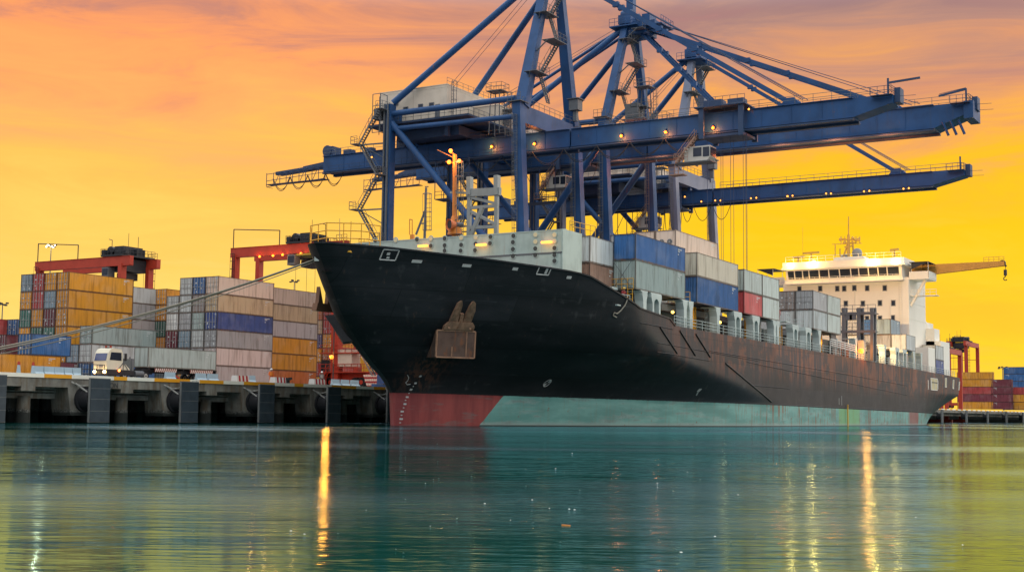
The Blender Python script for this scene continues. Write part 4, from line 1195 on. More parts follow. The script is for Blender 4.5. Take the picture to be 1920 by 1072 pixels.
    mb=MB(); mb.ball(T(1607,475),.95,12,8,0,(1,1,1)); mb.tube(T(1605,483),T(1607,475),.4,n=8); mb.build('satellite_dome',paint('dome_grey',(.20,.21,.22),.5,.2),sup)
    for x,y,r in ((1567,488,.42),(1579,481,.32),(1587,480,.36)):
        mb=MB(); mb.ball(T(x,y),r,10,6); mb.build('satellite_dome',MATS['dome_grey'],sup)
    for x,y,w in ((1521,474,15),(1497,482,11),(1677,468,8)):
        mb=MB(); mb.tube(T(x,493),T(x,y),.22,.16,n=8); mb.bar(T(x-w,y+1),T(x+w,y-1),.35,.35); mb.build('radar_scanner',MATS['mast_yellow'],sup)
    for x,y,w in ((1485,496,500),(1526,492,1100),(1639,490,1100),(1682,489,500)):
        p=X(x,y,-.9); p.z=max(p.z,zr-.5); mb=MB(); mb.ball(p,.5 if w>600 else .36); mb.build('floodlight',LAMP_Y,sup); point(p+V((-1.6,0,-.2)),(1,.55,.14),w*.8,.3)
    mb=MB(); mb.rail([(S-1.5,y0,zr),(S-1.5,y1,zr)],1.0,1.5,.03); mb.build('railing',WHITE,sup)
    # funnel and aft houses
    mb=MB(); mb.prism([(S+15,SC-5,19),(S+21,SC-5,19),(S+20.5,SC-5,25.5),(S+16,SC-5,25.5)],(0,9,0)); mb.build('funnel',SW,sup)
    mb=MB()
    for (x0,x1,z1,y) in ((S+12,S+16,17.5,yr-1.5),(S+12,S+19,15.2,yr-2.6)): mb.box(x0,y,9,x1,y+4,z1)
    mb.prism([(S+12,yr,zt-7),(S+12,yr,13),(S+15,yr-2.0,13)],(.4,0,0)); mb.build('aft_house',SW,sup)
    # stores crane on the port wing
    cr=empty('stores_crane',(S+6,57,9)); cr.parent=ship; cr.location=V((S+6,57,9))-ship.location; cr['_o']=(S+6,57,9)
    SC_=paint('stores_crane_orange',(.52,.26,.05),.45,.3,.1)
    T=lambda x,y:atX(x,y,S+6)
    mb=MB(); a=T(1722,524); b_=T(1722,505); mb.tube(a,b_,.8,.7,n=12); mb.cbox(b_,(2,2,1.4)); mb.build('post',SC_,cr)
    mb=MB(); a,b_=T(1716,508),T(1884,494)
    for dx in (-.45,.45): mb.bar(a+V((dx,0,0)),b_+V((dx,0,0)),.25,2.0,h2=.8)
    mb.bar(a,b_,.9,.12,h2=.1); mb.rail([b_+V((.5,3.6,.4)),b_+V((.5,.2,.4))],.9,.9,.04)
    mb.build('jib',SC_,cr)
    mb=MB(); c=T(1880,493); mb.tube(c+V((-.35,0,0)),c+V((.35,0,0)),.5,n=14); mb.bar(c,T(1887,499),.4,.3); mb.build('sheave',DARK,cr)
    mb=MB(); a=T(1885,498); b_=T(1885,506); mb.tube(a,b_,.05,n=5); mb.cbox(T(1885,511),(.4,.5,1.0)); mb.tube(T(1885,515),T(1885,519),.1,n=6)
    hk=[T(1885,519)+V((0,.3*sin(t),-.3+.3*cos(t))) for t in [i*.6 for i in range(8)]]; mb.path(hk,.09); mb.build('hook',DARK,cr)
superstructure()

def ship_cargo():
    HZ=lambda s:13.42-.0106*(s-117.5)
    G='containers on the ship deck'; C=lambda *a,**k:container(*a,trim=TR,group=G,**k)
    yp=55.5+CW/2
    def y(k): return yp+2.5*k
    b1,b2,b3,b4,b5=117.5,132.9,147.0,172.6,221.0
    z=HZ(b1)
    C((b1,y(0),z),'sea green','grey green container beneath the blue one in the foremost ship bay',h=2.9,front='corr')
    C((b1,y(0),z+2.9),'blue','blue container on top of the grey green one nearest the bow',front='corr')
    # inboard of the first bay
    zi=13.45
    C((112.6,y(1),zi),'rust brown','rusty container under the pale ones just behind the breakwater',front='corr',L=6.06,h=2.2)
    C((112.6,y(1),zi+2.2),'pale grey','pale grey container beside the blue one, behind the breakwater',front='corr',side='smooth')
    for k in (2,3,4):
        C((113.0,y(k),zi+2.2),'pale grey','pale container hidden behind the breakwater, %s from the port side'%('third','fourth','fifth')[k-2],front='corr')
    C((118.8,y(1),z),'blue grey','blue grey container inboard of the lashing rods in the foremost bay',front='corr',L=6.06)
    C((126,y(1),z+2.9+.6),'white','white container just showing behind the top of the blue one',front='corr',L=6.06)
    z=HZ(b2)
    C((b2,y(0),z),'blue','blue container below the beige one in the second ship bay',h=2.9,front='corr')
    C((b2,y(0),z+2.9),'cream','beige container on top of a blue one in the second ship bay',front='corr',side='smooth')
    C((b2,y(1),z+5.49),'peach','pale refrigerated container with fans, highest on the ship',front='reefer',side='smooth')
    C((b2,y(2),z+5.49),'peach','pale container inboard of the refrigerated one, third tier',front='corr',side='smooth')
    C((b2-1.0,y(3),z+5.2),'grey','grey container showing a thin strip above the blue one',front='corr')
    for k in (1,2,3): 
        for j in (0,1): C((b2+.1,y(k),z+[0,2.9][j]),('white','pale grey','cream')[k-1],'%s container inside the second bay, %s tier, %s from the port side'%(('white','pale grey','beige')[k-1],('lower','upper')[j],('second','third','fourth')[k-1]),front='corr',h=(2.9,2.59)[j])
    z=HZ(b3)
    C((b3,y(0),z),'bright red','short red container low beside the white one in the third bay',L=6.06,front='corr',side='smooth')
    C((b3+6.2,y(0),z-.06),'light grey green','short pale container low, just aft of the red one',L=6.06,front='corr',side='smooth')
    C((b3,y(0),z+2.62),'light grey green','short weathered container on top of the red one',L=6.06,front='corr',side='smooth')
    C((b3+6.2,y(0),z+2.55),'light grey green','short weathered container on the pale one aft of the red',L=6.06,front='corr',side='smooth')
    z=HZ(b4)
    for k in range(4):
        nm=('outermost','second','third','fourth')[k]
        C((b4,y(k),z),'pale grey','pale ribbed container, lower tier, %s from the side in the fourth bay'%nm,L=6.06,front='corr')
        C((b4,y(k),z+2.6),'brown grey' if k else 'grey','weathered container with doors showing, upper tier, %s in the fourth bay'%nm,L=6.06,front='door',side='smooth')
    C((b4+6.2,y(0),z-.07),'light grey green','short pale green container, lower aft half of the fourth bay',L=6.06,front='corr',side='smooth')
    C((b4+6.2,y(0),z+2.53),'light grey green','short pale green container, upper aft half of the fourth bay',L=6.06,front='corr',side='smooth')
    z=HZ(b5)
    for k in range(4):
        C((b5,y(k),z),('pale grey','grey','grey','pale grey')[k],'rust streaked container, lower tier, %s before the white superstructure'%('outermost','second','third','fourth')[k],L=6.06,front='corr',side='smooth')
    for k in range(1,4):
        C((b5,y(k),z+2.6),('blue grey','blue','grey')[k-1],'%s container, upper tier before the white superstructure'%('blue grey','dark blue','grey')[k-1],L=6.06,front='corr',side='smooth')
    # aft of the superstructure
    p=atY(1757,700,56.5)
    C((p.x-3,57.2,9.1),'navy blue','dark blue container low on the stern deck',L=6.06,front='corr',side='smooth')
    C((p.x-3,57.2,11.7),'pale grey','pale container on top of the dark blue one at the stern',L=6.06,front='corr',side='smooth')
    C((p.x+3.6,57.6,9.0),'cream','beige container furthest aft on the stern deck',L=4.5,h=3.4,front='corr',side='smooth')
ship_cargo()

# ================================================================== QUAY CRANES
# built with s measured from the crane's middle, q = distance across the quay, z = height above water
QW,QL,ZD=92.0,115.0,3.9
def crane(name_label, s0, kind, LEG=None):
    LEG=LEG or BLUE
    r=empty('quay_crane',(s0,QW,ZD),(0,QW,ZD))
    tag(r,name_label,'crane','blue ship to shore cranes on the quay')
    B=kind=='big'
    hs=8.6
    ZW,ZLS=44.6,46.6            # tops of waterside and landside legs
    if B: ZW,ZLS=47.6,46.5
    QWB,QWT=90.9,92.9
    def px(x,y,q=None,s=None):  # a point seen at that pixel, brought into the crane's own frame
        p=atY(x,y,q) if q is not None else atX(x,y,s0+s)
        return V((p.x-s0,p.y,p.z))
    # legs, sills, bogies
    for sg in (-1,1):
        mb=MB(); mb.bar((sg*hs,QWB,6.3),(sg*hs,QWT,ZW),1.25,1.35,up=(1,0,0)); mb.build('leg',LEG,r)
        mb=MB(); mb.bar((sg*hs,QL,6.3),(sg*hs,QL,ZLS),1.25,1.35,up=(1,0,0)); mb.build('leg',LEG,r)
    for q in (QWB,QL):
        mb=MB(); mb.box(-hs-1,q-.6,5.3,hs+1,q+.6,6.6); mb.build('sill_beam',BLUE,r)
        for sg in (-1,1):
            mb=MB(); mb.bar((sg*hs-2.6,q,5.0),(sg*hs+2.6,q,5.0),.8,.5)
            for k in range(4): mb.tube((sg*hs-2.1+1.4*k,q-.3,4.45),(sg*hs-2.1+1.4*k,q+.3,4.45),.42,n=12,mi=1)
            mb.build('bogie',[BLUE,DARK],r)
    # portal beams and diagonals in the leg planes
    for sg in (-1,1):
        if not B:
            mb=MB(); mb.tube((sg*hs,QWT+.5,ZW+.6),(sg*hs,QL-.5,ZW+.6),.45,n=12); mb.build('portal_beam',BLUE,r)
            mb=MB(); mb.tube((sg*hs,QL-.4,43.8),(sg*hs,QWB+1.0,19),.5,n=12); mb.build('brace',BLUE,r)
            mb=MB(); mb.tube((sg*hs,QL-.4,42.9),(sg*hs,QWT+.4,42.6),.38,n=12); mb.build('portal_beam',BLUE,r)
        else:
            mb=MB(); mb.tube((sg*hs,QWT+.6,43.5),(sg*hs,QL-.4,17),.55,n=12); mb.build('brace',BLUE,r)
            mb=MB(); mb.tube((sg*hs,QWT+.5,ZW-.4),(sg*hs,QL-.5,ZW-.4),.45,n=12); mb.build('portal_beam',BLUE,r)
        mb=MB(); mb.bar((sg*hs,QL-.6,17.5),(sg*hs,QWB+.6,17.5),1.1,1.3); mb.build('portal_beam',BLUE,r)
    mb=MB(); mb.bar((-hs,QWT,ZW-1.6),(hs,QWT,ZW-1.6),1.3,2.5)
    if not B:
        mb.bar((-hs-.7,QWT,ZW-.2),(-hs+1.2,QWT,ZW+.6),1.5,.1)
    mb.build('cross_beam',LEG,r)
    mb=MB(); mb.bar((-hs,QL,ZLS-2.2),(hs,QL,ZLS-2.2),1.2,2.2); mb.build('cross_beam',BLUE,r)
    mb=MB(); mb.rail([(-hs,QWT-.7,ZW-.35),(hs,QWT-.7,ZW-.35)],1.05,1.6,.035,1); mb.build('railing',GREYSTEEL,r)
    # hangers from the cross beams to the girder
    gz0,gz1=((39.15,41.6) if s0<200 else (38.9,41.1)) if not B else (42.3,45.6)
    gw=1.5 if not B else 2.0
    mb=MB()
    for q in (QWT,QL):
        for sg in (-1,1): mb.bar((sg*gw*.8,q,gz1-.2),(sg*gw*.8,q,ZW-2.6),.5,.9)
    mb.build('hanger',BLUE,r)
    # girder over the quay and the boom over the water
    qe=133.0; tipq=(42.7 if s0<200 else 45.3) if not B else 38.6
    hinge=88.5
    def girder(mb,qa,qb,taper=None):
        mb.box(-gw,min(qa,qb),gz0,gw,max(qa,qb),gz1)
        mb.box(-gw-.28,min(qa,qb),gz1,gw+.28,max(qa,qb),gz1+.07); mb.box(-gw-.2,min(qa,qb),gz0-.07,gw+.2,max(qa,qb),gz0)
        for sg in (-1,1):
            mb.box(sg*(gw-.1)-.35,min(qa,qb),gz0-.35,sg*(gw-.1)+.35,max(qa,qb),gz0-.16,1)
            mb.box(sg*(gw-.3)-.08,min(qa,qb),gz0-.16,sg*(gw-.3)+.08,max(qa,qb),gz0-.07,1)
        n=int(abs(qa-qb)/4)
        for i in range(1,n):
            q=qa+(qb-qa)*i/n
            for sg in (-1,1): mb.box(sg*gw-.015*sg,q-.04,gz0,sg*(gw+.05),q+.04,gz1)
    mb=MB(); girder(mb,qe,hinge); mb.build('girder',[BLUE,BLUE_DARK],r)
    mb=MB(); girder(mb,hinge-.25,tipq+5.0)
    # tapered nose
    a=tipq+5.0
    mb.prism([(-gw,a,gz0),(-gw,a,gz1),(-gw,tipq,gz1),(-gw,tipq,gz0+(gz1-gz0)*.55)],(2*gw,0,0))
    if B:
        mb.box(-gw-.4,tipq-.5,gz0+.9,gw+.4,tipq+.8,gz1+.1); 
        for k in (0,1.1,2.2): mb.bar((-gw-.1,tipq+1.6+k,gz0+.8),(-gw+.5,tipq+.9+k,gz0-1.2),.3,.25)
    boom=mb.build('boom',[BLUE,BLUE_DARK],r)
    mb=MB(); mb.rail([(-gw-.1,qe,gz1+.07),(-gw-.1,96,gz1+.07)],1.05,2.4,.035,1)
    mb.rail([(-gw-.1,87,gz1+.07),(-gw-.1,tipq+.4,gz1+.07),(gw+.1,tipq+.4,gz1+.07),(gw+.1,87,gz1+.07)],1.05,2.4,.035,1)
    mb.build('railing',GREYSTEEL,r)
    mb=MB(); mb.cbox((-gw-.55,tipq+1.2,gz1-.2),(.9,2.6,.08)); mb.rail([(-gw-1.0,tipq+2.5,gz1-.2),(-gw-1.0,tipq-.1,gz1-.2),(gw+.5,tipq-.4,gz1-.2)],1.1,.8,.035,1)
    mb.box(-.9,tipq-.8,gz1-1.0,.9,tipq-.05,gz1+.9); mb.tube((-.5,tipq+.8,gz1),(-.5,tipq+.8,gz1+2.3),.14,n=7)
    if not B and s0<200: mb.bar((-.5,tipq+.8,gz1+1.7),(-.5,tipq-3.2,gz1+1.9),.2,.26)
    if B: mb.bar((-.5,tipq+.8,gz1+2.2),(-.5,tipq+4.6,gz1+1.6),.2,.3); mb.path([(-.5,tipq+.8,gz1+2.4),(-.5,tipq+4.5,gz1+1.9)],.04)
    for dx in (-.8,.4): mb.tube((dx,tipq-.6,gz1-.6-.5*dx),(dx,tipq-2.7,gz1-.7-.5*dx),.03,n=4)
    mb.build('boom_tip_platform',BLUE_DARK,r)
    # backreach: sheave bracket, service truss
    mb=MB(); mb.cbox((0,qe-.6,gz1+.8),(2.2,1.8,1.8)); mb.tube((-1.2,qe-.4,gz1+1.0),(1.2,qe-.4,gz1+1.0),.9,n=14); mb.build('sheave_block',BLUE_DARK,r)
    for x_,q_,w_,h_ in ((0,4,1.4,1.0),(.2,8,1.2,1.0),(0,14.5,1.6,1.6)):
        mb=MB(); mb.cbox((x_,qe-q_,gz1+h_/2),(w_,w_,h_)); mb.build('switch_box',BLUE_DARK,r)
    mb=MB()
    t0,t1=qe,143.7; zt=gz0+1.3
    mb.bar((-.3,t0,zt),(-.3,t1,zt-.5),.5,.55); mb.bar((.9,t0,zt),(.9,t1,zt-.5),.4,.4)
    for k in range(9):
        q=t0+(t1-t0)*k/8; zz=zt-.5*k/8
        mb.tube((-1.0,q,zz),(-1.0,q,zz-2.2),.06,n=5); mb.tube((-1.0,q,zz),(.9,q,zz),.06,n=5)
        if k<8 and k%2: mb.tube((-1.0,q,zz),(-1.0,q+1.2,zz-2.2),.05,n=5)
    for dz in (-2.2,-1.2,-.1): mb.tube((-1.0,t0,zt+dz),(-1.0,t1+1.5,zt-.5+dz),.055,n=5); 
    mb.box(-1.1,t0,zt-2.35,.2,t1+1.5,zt-2.28); mb.bar((-1,t1+1.5,zt-2.7),(.6,t1+1.5,zt-2.7),.06,.06); mb.tube((-1,t1+1.5,zt-2.6),(-1,t1+1.5,zt-.4),.06,n=5)
    mb.prism([(-.5,t0-2.2,gz0+.4),(-.5,t0-2.2,gz1),(-.5,t0,gz1-.5),(-.5,t0+5,zt+.2),(-.5,t0+5,zt-.2)],(1,0,0))
    mb.build('service_platform',BLUE_DARK,r)
    # machinery house on the landside part
    h0,h1,hq0,hq1=-6.3,9.8,106.4,118.6
    zb,zr=(44.3,49.2) if not B else (46.2,51.0)
    if B: zb,zr=47.0,51.5; h0,h1,hq0,hq1=-6,8,113,124
    mb=MB(); mb.box(h0,hq0,zb,h1,hq1,zr)
    mb.box(h0-.03,hq0-.03,zr-.35,h1+.03,hq1+.03,zr-.28); mb.box(h0-.05,hq0-.05,zr,h1+.05,hq1+.05,zr+.12)
    for k in range(5):
        q=hq0+1.2+2.4*k; mb.box(h0-.03,q,zb,h0,q+.05,zr-.35)
    if not B: mb.box(h0+7.5,hq0-4.2,zb-.2,h1+4,hq0-.03,zb+2.9); mb.box(h0+7.4,hq0-4.3,zb+2.9,h1+4.1,hq0+.02,zb+3.02)
    house=mb.build('machine_house',[HOUSE],r)
    WFR=paint('house_window_frame',(.12,.13,.15),.5,.2)
    wins=[(.25,.55),(.40,.25),(.62,.28),(.78,.28)] if not B else [(.3,.5),(.6,.5)]
    for u,v in wins:
        q=hq1+(hq0-hq1)*u; z=zb+(zr-zb)*v
        mb=MB(); mb.box(h0-.12,q-.42,z,h0-.02,q+.42,z+1.1,0); mb.box(h0-.14,q-.32,z+.1,h0-.12,q+.32,z+1.0,1); mb.build('window',[WFR,GLASS],house)
    mb=MB(); q=hq0+1.6; mb.box(h0-.12,q-.4,zb+.1,h0-.02,q+.4,zb+2.1,0); mb.build('door',[WFR],house)
    if not B:
        for s_ in (4.0,8.2):
            mb=MB(); mb.box(h0+s_+5,hq0-4.4,zb+.3,h0+s_+6.6,hq0-4.22,zb+1.9,0); mb.build('window',[WFR],house)
    mb=MB(); mb.box(h0-1.6,hq0-4.8,zb-.5,h1+4,hq1+1,zb-.22); 
    for s_ in (h0+1,0,h1-1):
        for q in (hq0+.5,hq1-1): mb.box(s_-.3,q-.3,gz1+.1,s_+.3,q+.3,zb-.5)
    mb.box(-4.5,hq0-1,gz1+.4,6,hq1-2,zb-.9)
    mb.build('house_platform',BLUE_DARK,r)
    mb=MB(); mb.rail([(h0-1.5,hq1+.9,zb-.22),(h0-1.5,hq0-4.7,zb-.22),(h1+3.9,hq0-4.7,zb-.22)],1.1,1.4,.035,1)
    mb.rail([(h0+.1,hq0+.1,zr+.12),(h1,hq0+.1,zr+.12)],1.0,1.5,.03,1)
    mb.ladder((h0+1,hq0-.3,zb),(h0+1,hq0-.3,zr+.6),(1,0,0),.5,True); mb.build('railing',GREYSTEEL,r)
    # masts up to the apex
    ZA=66.0 if not B else 65.0
    QA=92.2
    for sg in (-1,1):
        mb=MB(); a=(sg*(hs-1.1),QWT,ZW-.4); b=(sg*1.4,QA,ZA)
        if B: a=(sg*(hs-.9),QWT,ZW-.4); b=(sg*1.7,QA,ZA-.5)
        mb.bar(a,b,1.5 if not B else 1.35,1.7 if not B else 1.3,w2=1.0,h2=1.1,up=(0,1,0)); mb.build('mast',LEG,r)
    mb=MB(); mb.cbox((0,QA,ZA),(5.2,2.2,1.5)); mb.box(-3.2,QA-2.4,ZA-1.3,3.2,QA+2.4,ZA-1.1)
    for sg in (-1,1): mb.tube((sg*1.3,QA-.9,ZA+.9),(sg*1.3,QA+.9,ZA+.9),.9,n=14)
    if B:
        mb.cbox((0,QA-1.5,ZA-1.6),(4.4,4.2,1.9)); mb.cbox((0,QA-3.8,ZA-1.2),(3.4,2.4,1.4)); mb.cbox((0,QA,ZA+2.4),(1.2,1.2,4)); mb.cbox((1.8,QA-2.4,ZA+.8),(2.6,1.4,1.2))
    mb.rail([(-3.2,QA+2.4,ZA-1.1),(-3.2,QA-2.4,ZA-1.1),(3.2,QA-2.4,ZA-1.1),(3.2,QA+2.4,ZA-1.1)],1.2,.9,.04,1)
    if B: mb.rail([(-2.4,QA-6.4,ZA-1.3),(2.4,QA-6.4,ZA-1.3),(2.4,QA-3,ZA-1.3)],1.2,.9,.04,1); mb.box(-2.4,QA-6.5,ZA-1.5,2.4,QA-2.4,ZA-1.32)
    if s0>210: mb.rail([(-2.6,QA-2,ZA+.8),(2.6,QA-2,ZA+.8)],1.2,.9,.04,1)
    mb.build('apex',BLUE,r)
    # back stays
    for sg in (-1,1):
        if not B:
            mb=MB(); mb.tube((sg*1.6,QA+.6,ZA-.6),(sg*hs*.97,QL-.4,ZLS+.3),.5,n=12); mb.build('back_stay',BLUE,r)
        else:
            mb=MB(); mb.tube((sg*1.8,QA+.6,ZA-1.4),(sg*hs*.97,QL-.4,ZLS-.2),.48,n=12); mb.build('back_stay',BLUE,r)
            mb=MB(); a=V((sg*1.2,QA+.8,ZA-1.0)); b=V((sg*gw,130.5,gz1+.4)); mb.tube(a,b,.27,n=10); m_=a.lerp(b,.52); mb.tube(m_-(b-a)*.03,m_+(b-a)*.03,.42,n=10); mb.build('back_stay',BLUE,r)
    mb=MB()
    for dx in (-.5,.5): mb.tube((dx,QA+.8,ZA),(dx,qe-14,gz1+.6) if not B else (dx,126,zr),.04,n=4)
    mb.build('back_rope',BLUE_DARK,r)
    # fore stays, pinned to brackets on the boom
    def stay(q,x,r_=.28,z=None,double=False):
        a=V((x,QA-.8,ZA-.4)); b=V((x,q,gz1+.5))
        mb=MB()
        if double:
            for dz in (-.22,.22): mb.bar(a+V((dz,0,dz)),b+V((dz,0,dz)),.10,.30)
        else: mb.bar(a,b,.34,.62)
        for f in (.28,.47,.62): m=a.lerp(b,f); mb.cbox(m,(.55,.9,.7))
        mb.build('fore_stay',BLUE,r)
        mb=MB(); mb.prism([(x-.2,q-1.6,gz1+.05),(x-.2,q+1.4,gz1+.05),(x-.2,q+.5,gz1+1.1),(x-.2,q-.6,gz1+1.1)],(.4,0,0)); mb.build('stay_bracket',BLUE,r)
    if not B: stay(56.2,-.9); stay(56.2,.9)
    else: stay(49.6,-1.2); stay(49.6,1.2); stay(74,-1.2,double=True); stay(74,1.2,double=True)
    mb=MB()
    for dx,q2 in ((-.4,54.5 if not B else 47.5),(.4,54.2 if not B else 47.2),(.15,54.8 if not B else 46.0)): mb.tube((dx,QA-1,ZA+.9),(dx,q2,gz1+.9),.05,n=4)
    mb.build('boom_hoist_rope',BLUE_DARK,r)
    # stairways up a mast, with landings
    mb=MB(); zz=ZW; k=0
    top=ZA-2
    while zz<top-1:
        f=(zz-ZW)/(ZA-ZW); s_=-(hs-1.1)+f*(hs-2.4)+.9
        z2=min(zz+4.6,top); f2=(z2-ZW)/(ZA-ZW); s2=-(hs-1.1)+f2*(hs-2.4)+.9
        qa,qb=(QWT-1.3,QWT-3.4) if k%2 else (QWT-3.4,QWT-1.3)
        mb.stair((s_+.5,qa,zz),(s2+.5,qb,z2),.8,(1,0,0))
        mb.box(s2-2.4,qb-1.0,z2-.08,s2+1.4,qb+1.0,z2); mb.rail([(s2-2.4,qb-1.0,z2),(s2+1.4,qb-1.0,z2),(s2+1.4,qb+1.0,z2)],1.1,1.0,.03,1)
        mb.bar((s2-2.4,qb,z2-.1),(s2-1.0,QWT-.2,z2-1.6),.14,.14)
        zz=z2; k+=1
    mb.build('mast_stair',GREYSTEEL,r)
    # stair tower on the landside leg nearest the bow
    mb=MB(); zz=6.5; k=0; sl=-hs-1.4
    while zz<ZLS-5:
        z2=zz+4.9; qa,qb=(QL+.9,QL+4.2) if k%2==0 else (QL+4.2,QL+.9)
        mb.stair((sl,qa,zz),(sl,qb,z2),.8,(1,0,0))
        e=.9 if qb>QL+2 else -.9
        mb.box(sl-1.0,min(qb,qb+e*1.3),z2-.1,sl+1.0,max(qb,qb+e*1.3),z2); mb.rail([(sl-.9,qb+e*1.3,z2),(sl+.9,qb+e*1.3,z2)],1.1,.9,.035,1); mb.rail([(sl-.95,qb,z2),(sl-.95,qb+e*1.3,z2)],1.1,.9,.035,1)
        mb.bar((sl,qb,z2-.1),(sl+.5,QL+.5,z2-.1),.18,.2)
        if k%2==0: mb.tube((sl,qb,z2-.1),(sl+1,QL+.6,z2-2.2),.07,n=5)
        zz=z2; k+=1
    for dx in (-.25,.35): mb.tube((-hs-.9,QL+dx,8),(-hs-.9,QL+dx,ZLS),.14,n=6)
    for dq in (.9,2.3):
        for dx in (-1.2,.5): mb.tube((-hs+dx,QL+dq,ZLS-4.2),(-hs+dx,QL+dq,ZLS+1.6),.07,n=5)
    for dz in (-4.2,-2.2,-.2,1.6): mb.path([(-hs-1.2,QL+2.3,ZLS+dz),(-hs-1.2,QL+.9,ZLS+dz),(-hs+.5,QL+.9,ZLS+dz)],.06,n=5)
    mb.box(-hs-1.0,QL+.9,ZLS-2.2,-hs+.3,QL+2.2,ZLS-.6)
    mb.build('stair_tower',GREYSTEEL,r)
    # railed platforms and lamp stands
    mb=MB()
    plats=[(-3.4,99.5,ZW+3.4),(3.6,101,ZW+2.2)] if not B else [(-hs+1.5,86.5,ZW+4.5),(-hs+2.5,87.5,ZW+1.6),(hs-2.2,89.5,ZW+2.2)]
    for s_,q,z in plats:
        mb=MB(); mb.box(s_-1.1,q-1.3,z-.12,s_+1.1,q+1.3,z); mb.rail([(s_-1.1,q+1.3,z),(s_-1.1,q-1.3,z),(s_+1.1,q-1.3,z),(s_+1.1,q+1.3,z),(s_-1.1,q+1.3,z)],1.1,.9,.035,1)
        for dx,dy in ((-.8,-.9),(.8,.9),(-.8,.9),(.8,-.9)): mb.tube((s_+dx,q+dy,gz1),(s_+dx*.8,q+dy*.8,z),.09,n=6)
        mb.ladder((s_+1.0,q-1.3,gz1),(s_+1.0,q-1.3,z),(0,1,0),.5,True,out=(1,0,0)); mb.build('lookout_platform',GREYSTEEL,r)
    mb=MB()
    if B: mb.cbox((-hs+2.5,88.6,gz1+3.0),(2.2,2.4,2.2)); mb.box(-hs+.5,86,gz1+1.4,-hs+5,90,gz1+1.5); mb.rail([(-hs+.5,90,gz1+1.5),(-hs+.5,86,gz1+1.5),(-hs+5,86,gz1+1.5)],1.1,.9,.035,1)
    else: mb.cbox((hs-2.5,QWT-1.3,ZW+2.4),(1.5,1.5,1.6)); mb.cbox((hs-2.5,QWT-1.3,ZW+3.3),(2.0,2.0,.12)); mb.cbox((hs-2.5,QWT-1.3,ZW+.8),(.6,.6,1.6))
    mb.build('operator_hut',GREYSTEEL,r)
    # cage platform hung below the girder, walkway under it, ladders and conduits on the legs
    mb=MB(); zc0,zc1=gz0-6.2,gz0-.4; qa,qb=104.5,110.5
    for q in (qa,(qa+qb)/2,qb):
        for s_ in (-3.0,-.6): mb.tube((s_,q,zc0),(s_,q,zc1),.07,n=5)
    mb.box(-3.1,qa,zc0-.1,-.5,qb,zc0); mb.rail([(-3.0,qa,zc0),(-3.0,qb,zc0)],1.1,1.2,.04,1); mb.tube((-3.0,qa,zc1),(-3.0,(qa+qb)/2,zc0),.05,n=5); mb.tube((-3.0,(qa+qb)/2,zc0),(-3.0,qb,zc1),.05,n=5)
    mb.build('maintenance_cage',BLUE_DARK,r)
    mb=MB(); mb.box(-gw-1.2,QWT+2,gz0-.5,-gw-.3,qe-2,gz0-.42); mb.rail([(-gw-1.15,QWT+2,gz0-.42),(-gw-1.15,qe-2,gz0-.42)],1.05,2.0,.03,1); mb.build('walkway',BLUE_DARK,r)
    for sg in (-1,1):
        mb=MB(); mb.ladder((sg*hs-.75,QWT-.3,24),(sg*hs-.75,QWT,ZW-2),(0,1,0),.5,True,out=(-1,0,0)); mb.build('ladder',GREYSTEEL,r)
        mb=MB(); 
        for dx in (-.3,.3): mb.tube((sg*hs-.72,QL+dx,8),(sg*hs-.72,QL+dx,ZLS-1),.08,n=5)
        mb.build('conduit',GREYSTEEL,r)
    mb=MB(); mb.rail([(-hs-1.0,QWT-.9,ZW+.1),(-hs-1.0,QWT+1.2,ZW+.1)],1.1,.8,.035,1); mb.box(-hs-1.1,QWT-1,ZW-.05,-hs+1.3,QWT+1.3,ZW+.05); mb.build('leg_platform',GREYSTEEL,r)
    # trolley, driver's cabin and hoist ropes
    qt=(65.0 if s0<180 else 60.5) if not B else 101.0
    if not B and s0>200: qt=97.0
    mb=MB(); mb.box(-2.2,qt-2.9,gz0-.9,2.2,qt+3.1,gz0-.55); [mb.box(sg*(gw+1.1)-.2,q_-.35,gz0-1.1,sg*(gw+1.1)+.2,q_+.35,gz1+.6) for sg in (-1,1) for q_ in (qt-2.7,qt+2.9)]
    mb.box(-gw-1.6,qt-3.4,gz1+.6,gw+1.6,qt+3.8,gz1+.75); mb.cbox((-.8,qt+1.7,gz1+1.3),(1.8,2.6,1.1)); mb.cbox((-.8,qt-1.5,gz1+1.25),(1.6,2.2,1.0)); mb.rail([(-gw-1.6,qt+3.8,gz1+.75),(-gw-1.6,qt-3.4,gz1+.75)],1.1,1.1,.035,1)
    tr=mb.build('trolley',BLUE_DARK,r)
    cq=qt+3.2; CABW=paint('cabin_paint',(.55,.52,.46),.5,.2)
    mb=MB(); c0,c1=gz0-4.6,gz0-2.0
    mb.box(-2.6,cq-.4,c0+.6,-.4,cq+2.2,c1,0); mb.prism([(-2.6,cq-.4,c0+.6),(-2.6,cq-.4,c1),(-2.6,cq-1.5,c1),(-2.6,cq-1.5,c0+1.1),(-2.6,cq-1.1,c0+.6)],(2.2,0,0),0)
    mb.box(-2.75,cq-1.6,c0+.45,-.3,cq+3.4,c0+.58,1); mb.bar((-1.5,cq+1.5,c1),(-1.5,cq+1.5,gz0-1.1),.5,.5,0)
    cab=mb.build('cabin',[CABW,GREYSTEEL],r)
    for y0,y1,z0,z1 in ((cq-1.4,cq-.5,c0+1.1,c1-.2),(cq-.3,cq+.9,c0+1.2,c1-.2)):
        mb=MB(); mb.box(-2.64,y0,z0,-2.61,y1,z1); mb.build('window',GLASS,cab)
    mb=MB(); mb.prism([(-2.5,cq-1.52,c0+1.2),(-.5,cq-1.52,c0+1.2),(-.5,cq-1.52,c1-.2),(-2.5,cq-1.52,c1-.2)],(0,-.03,0)); mb.build('window',GLASS,cab)
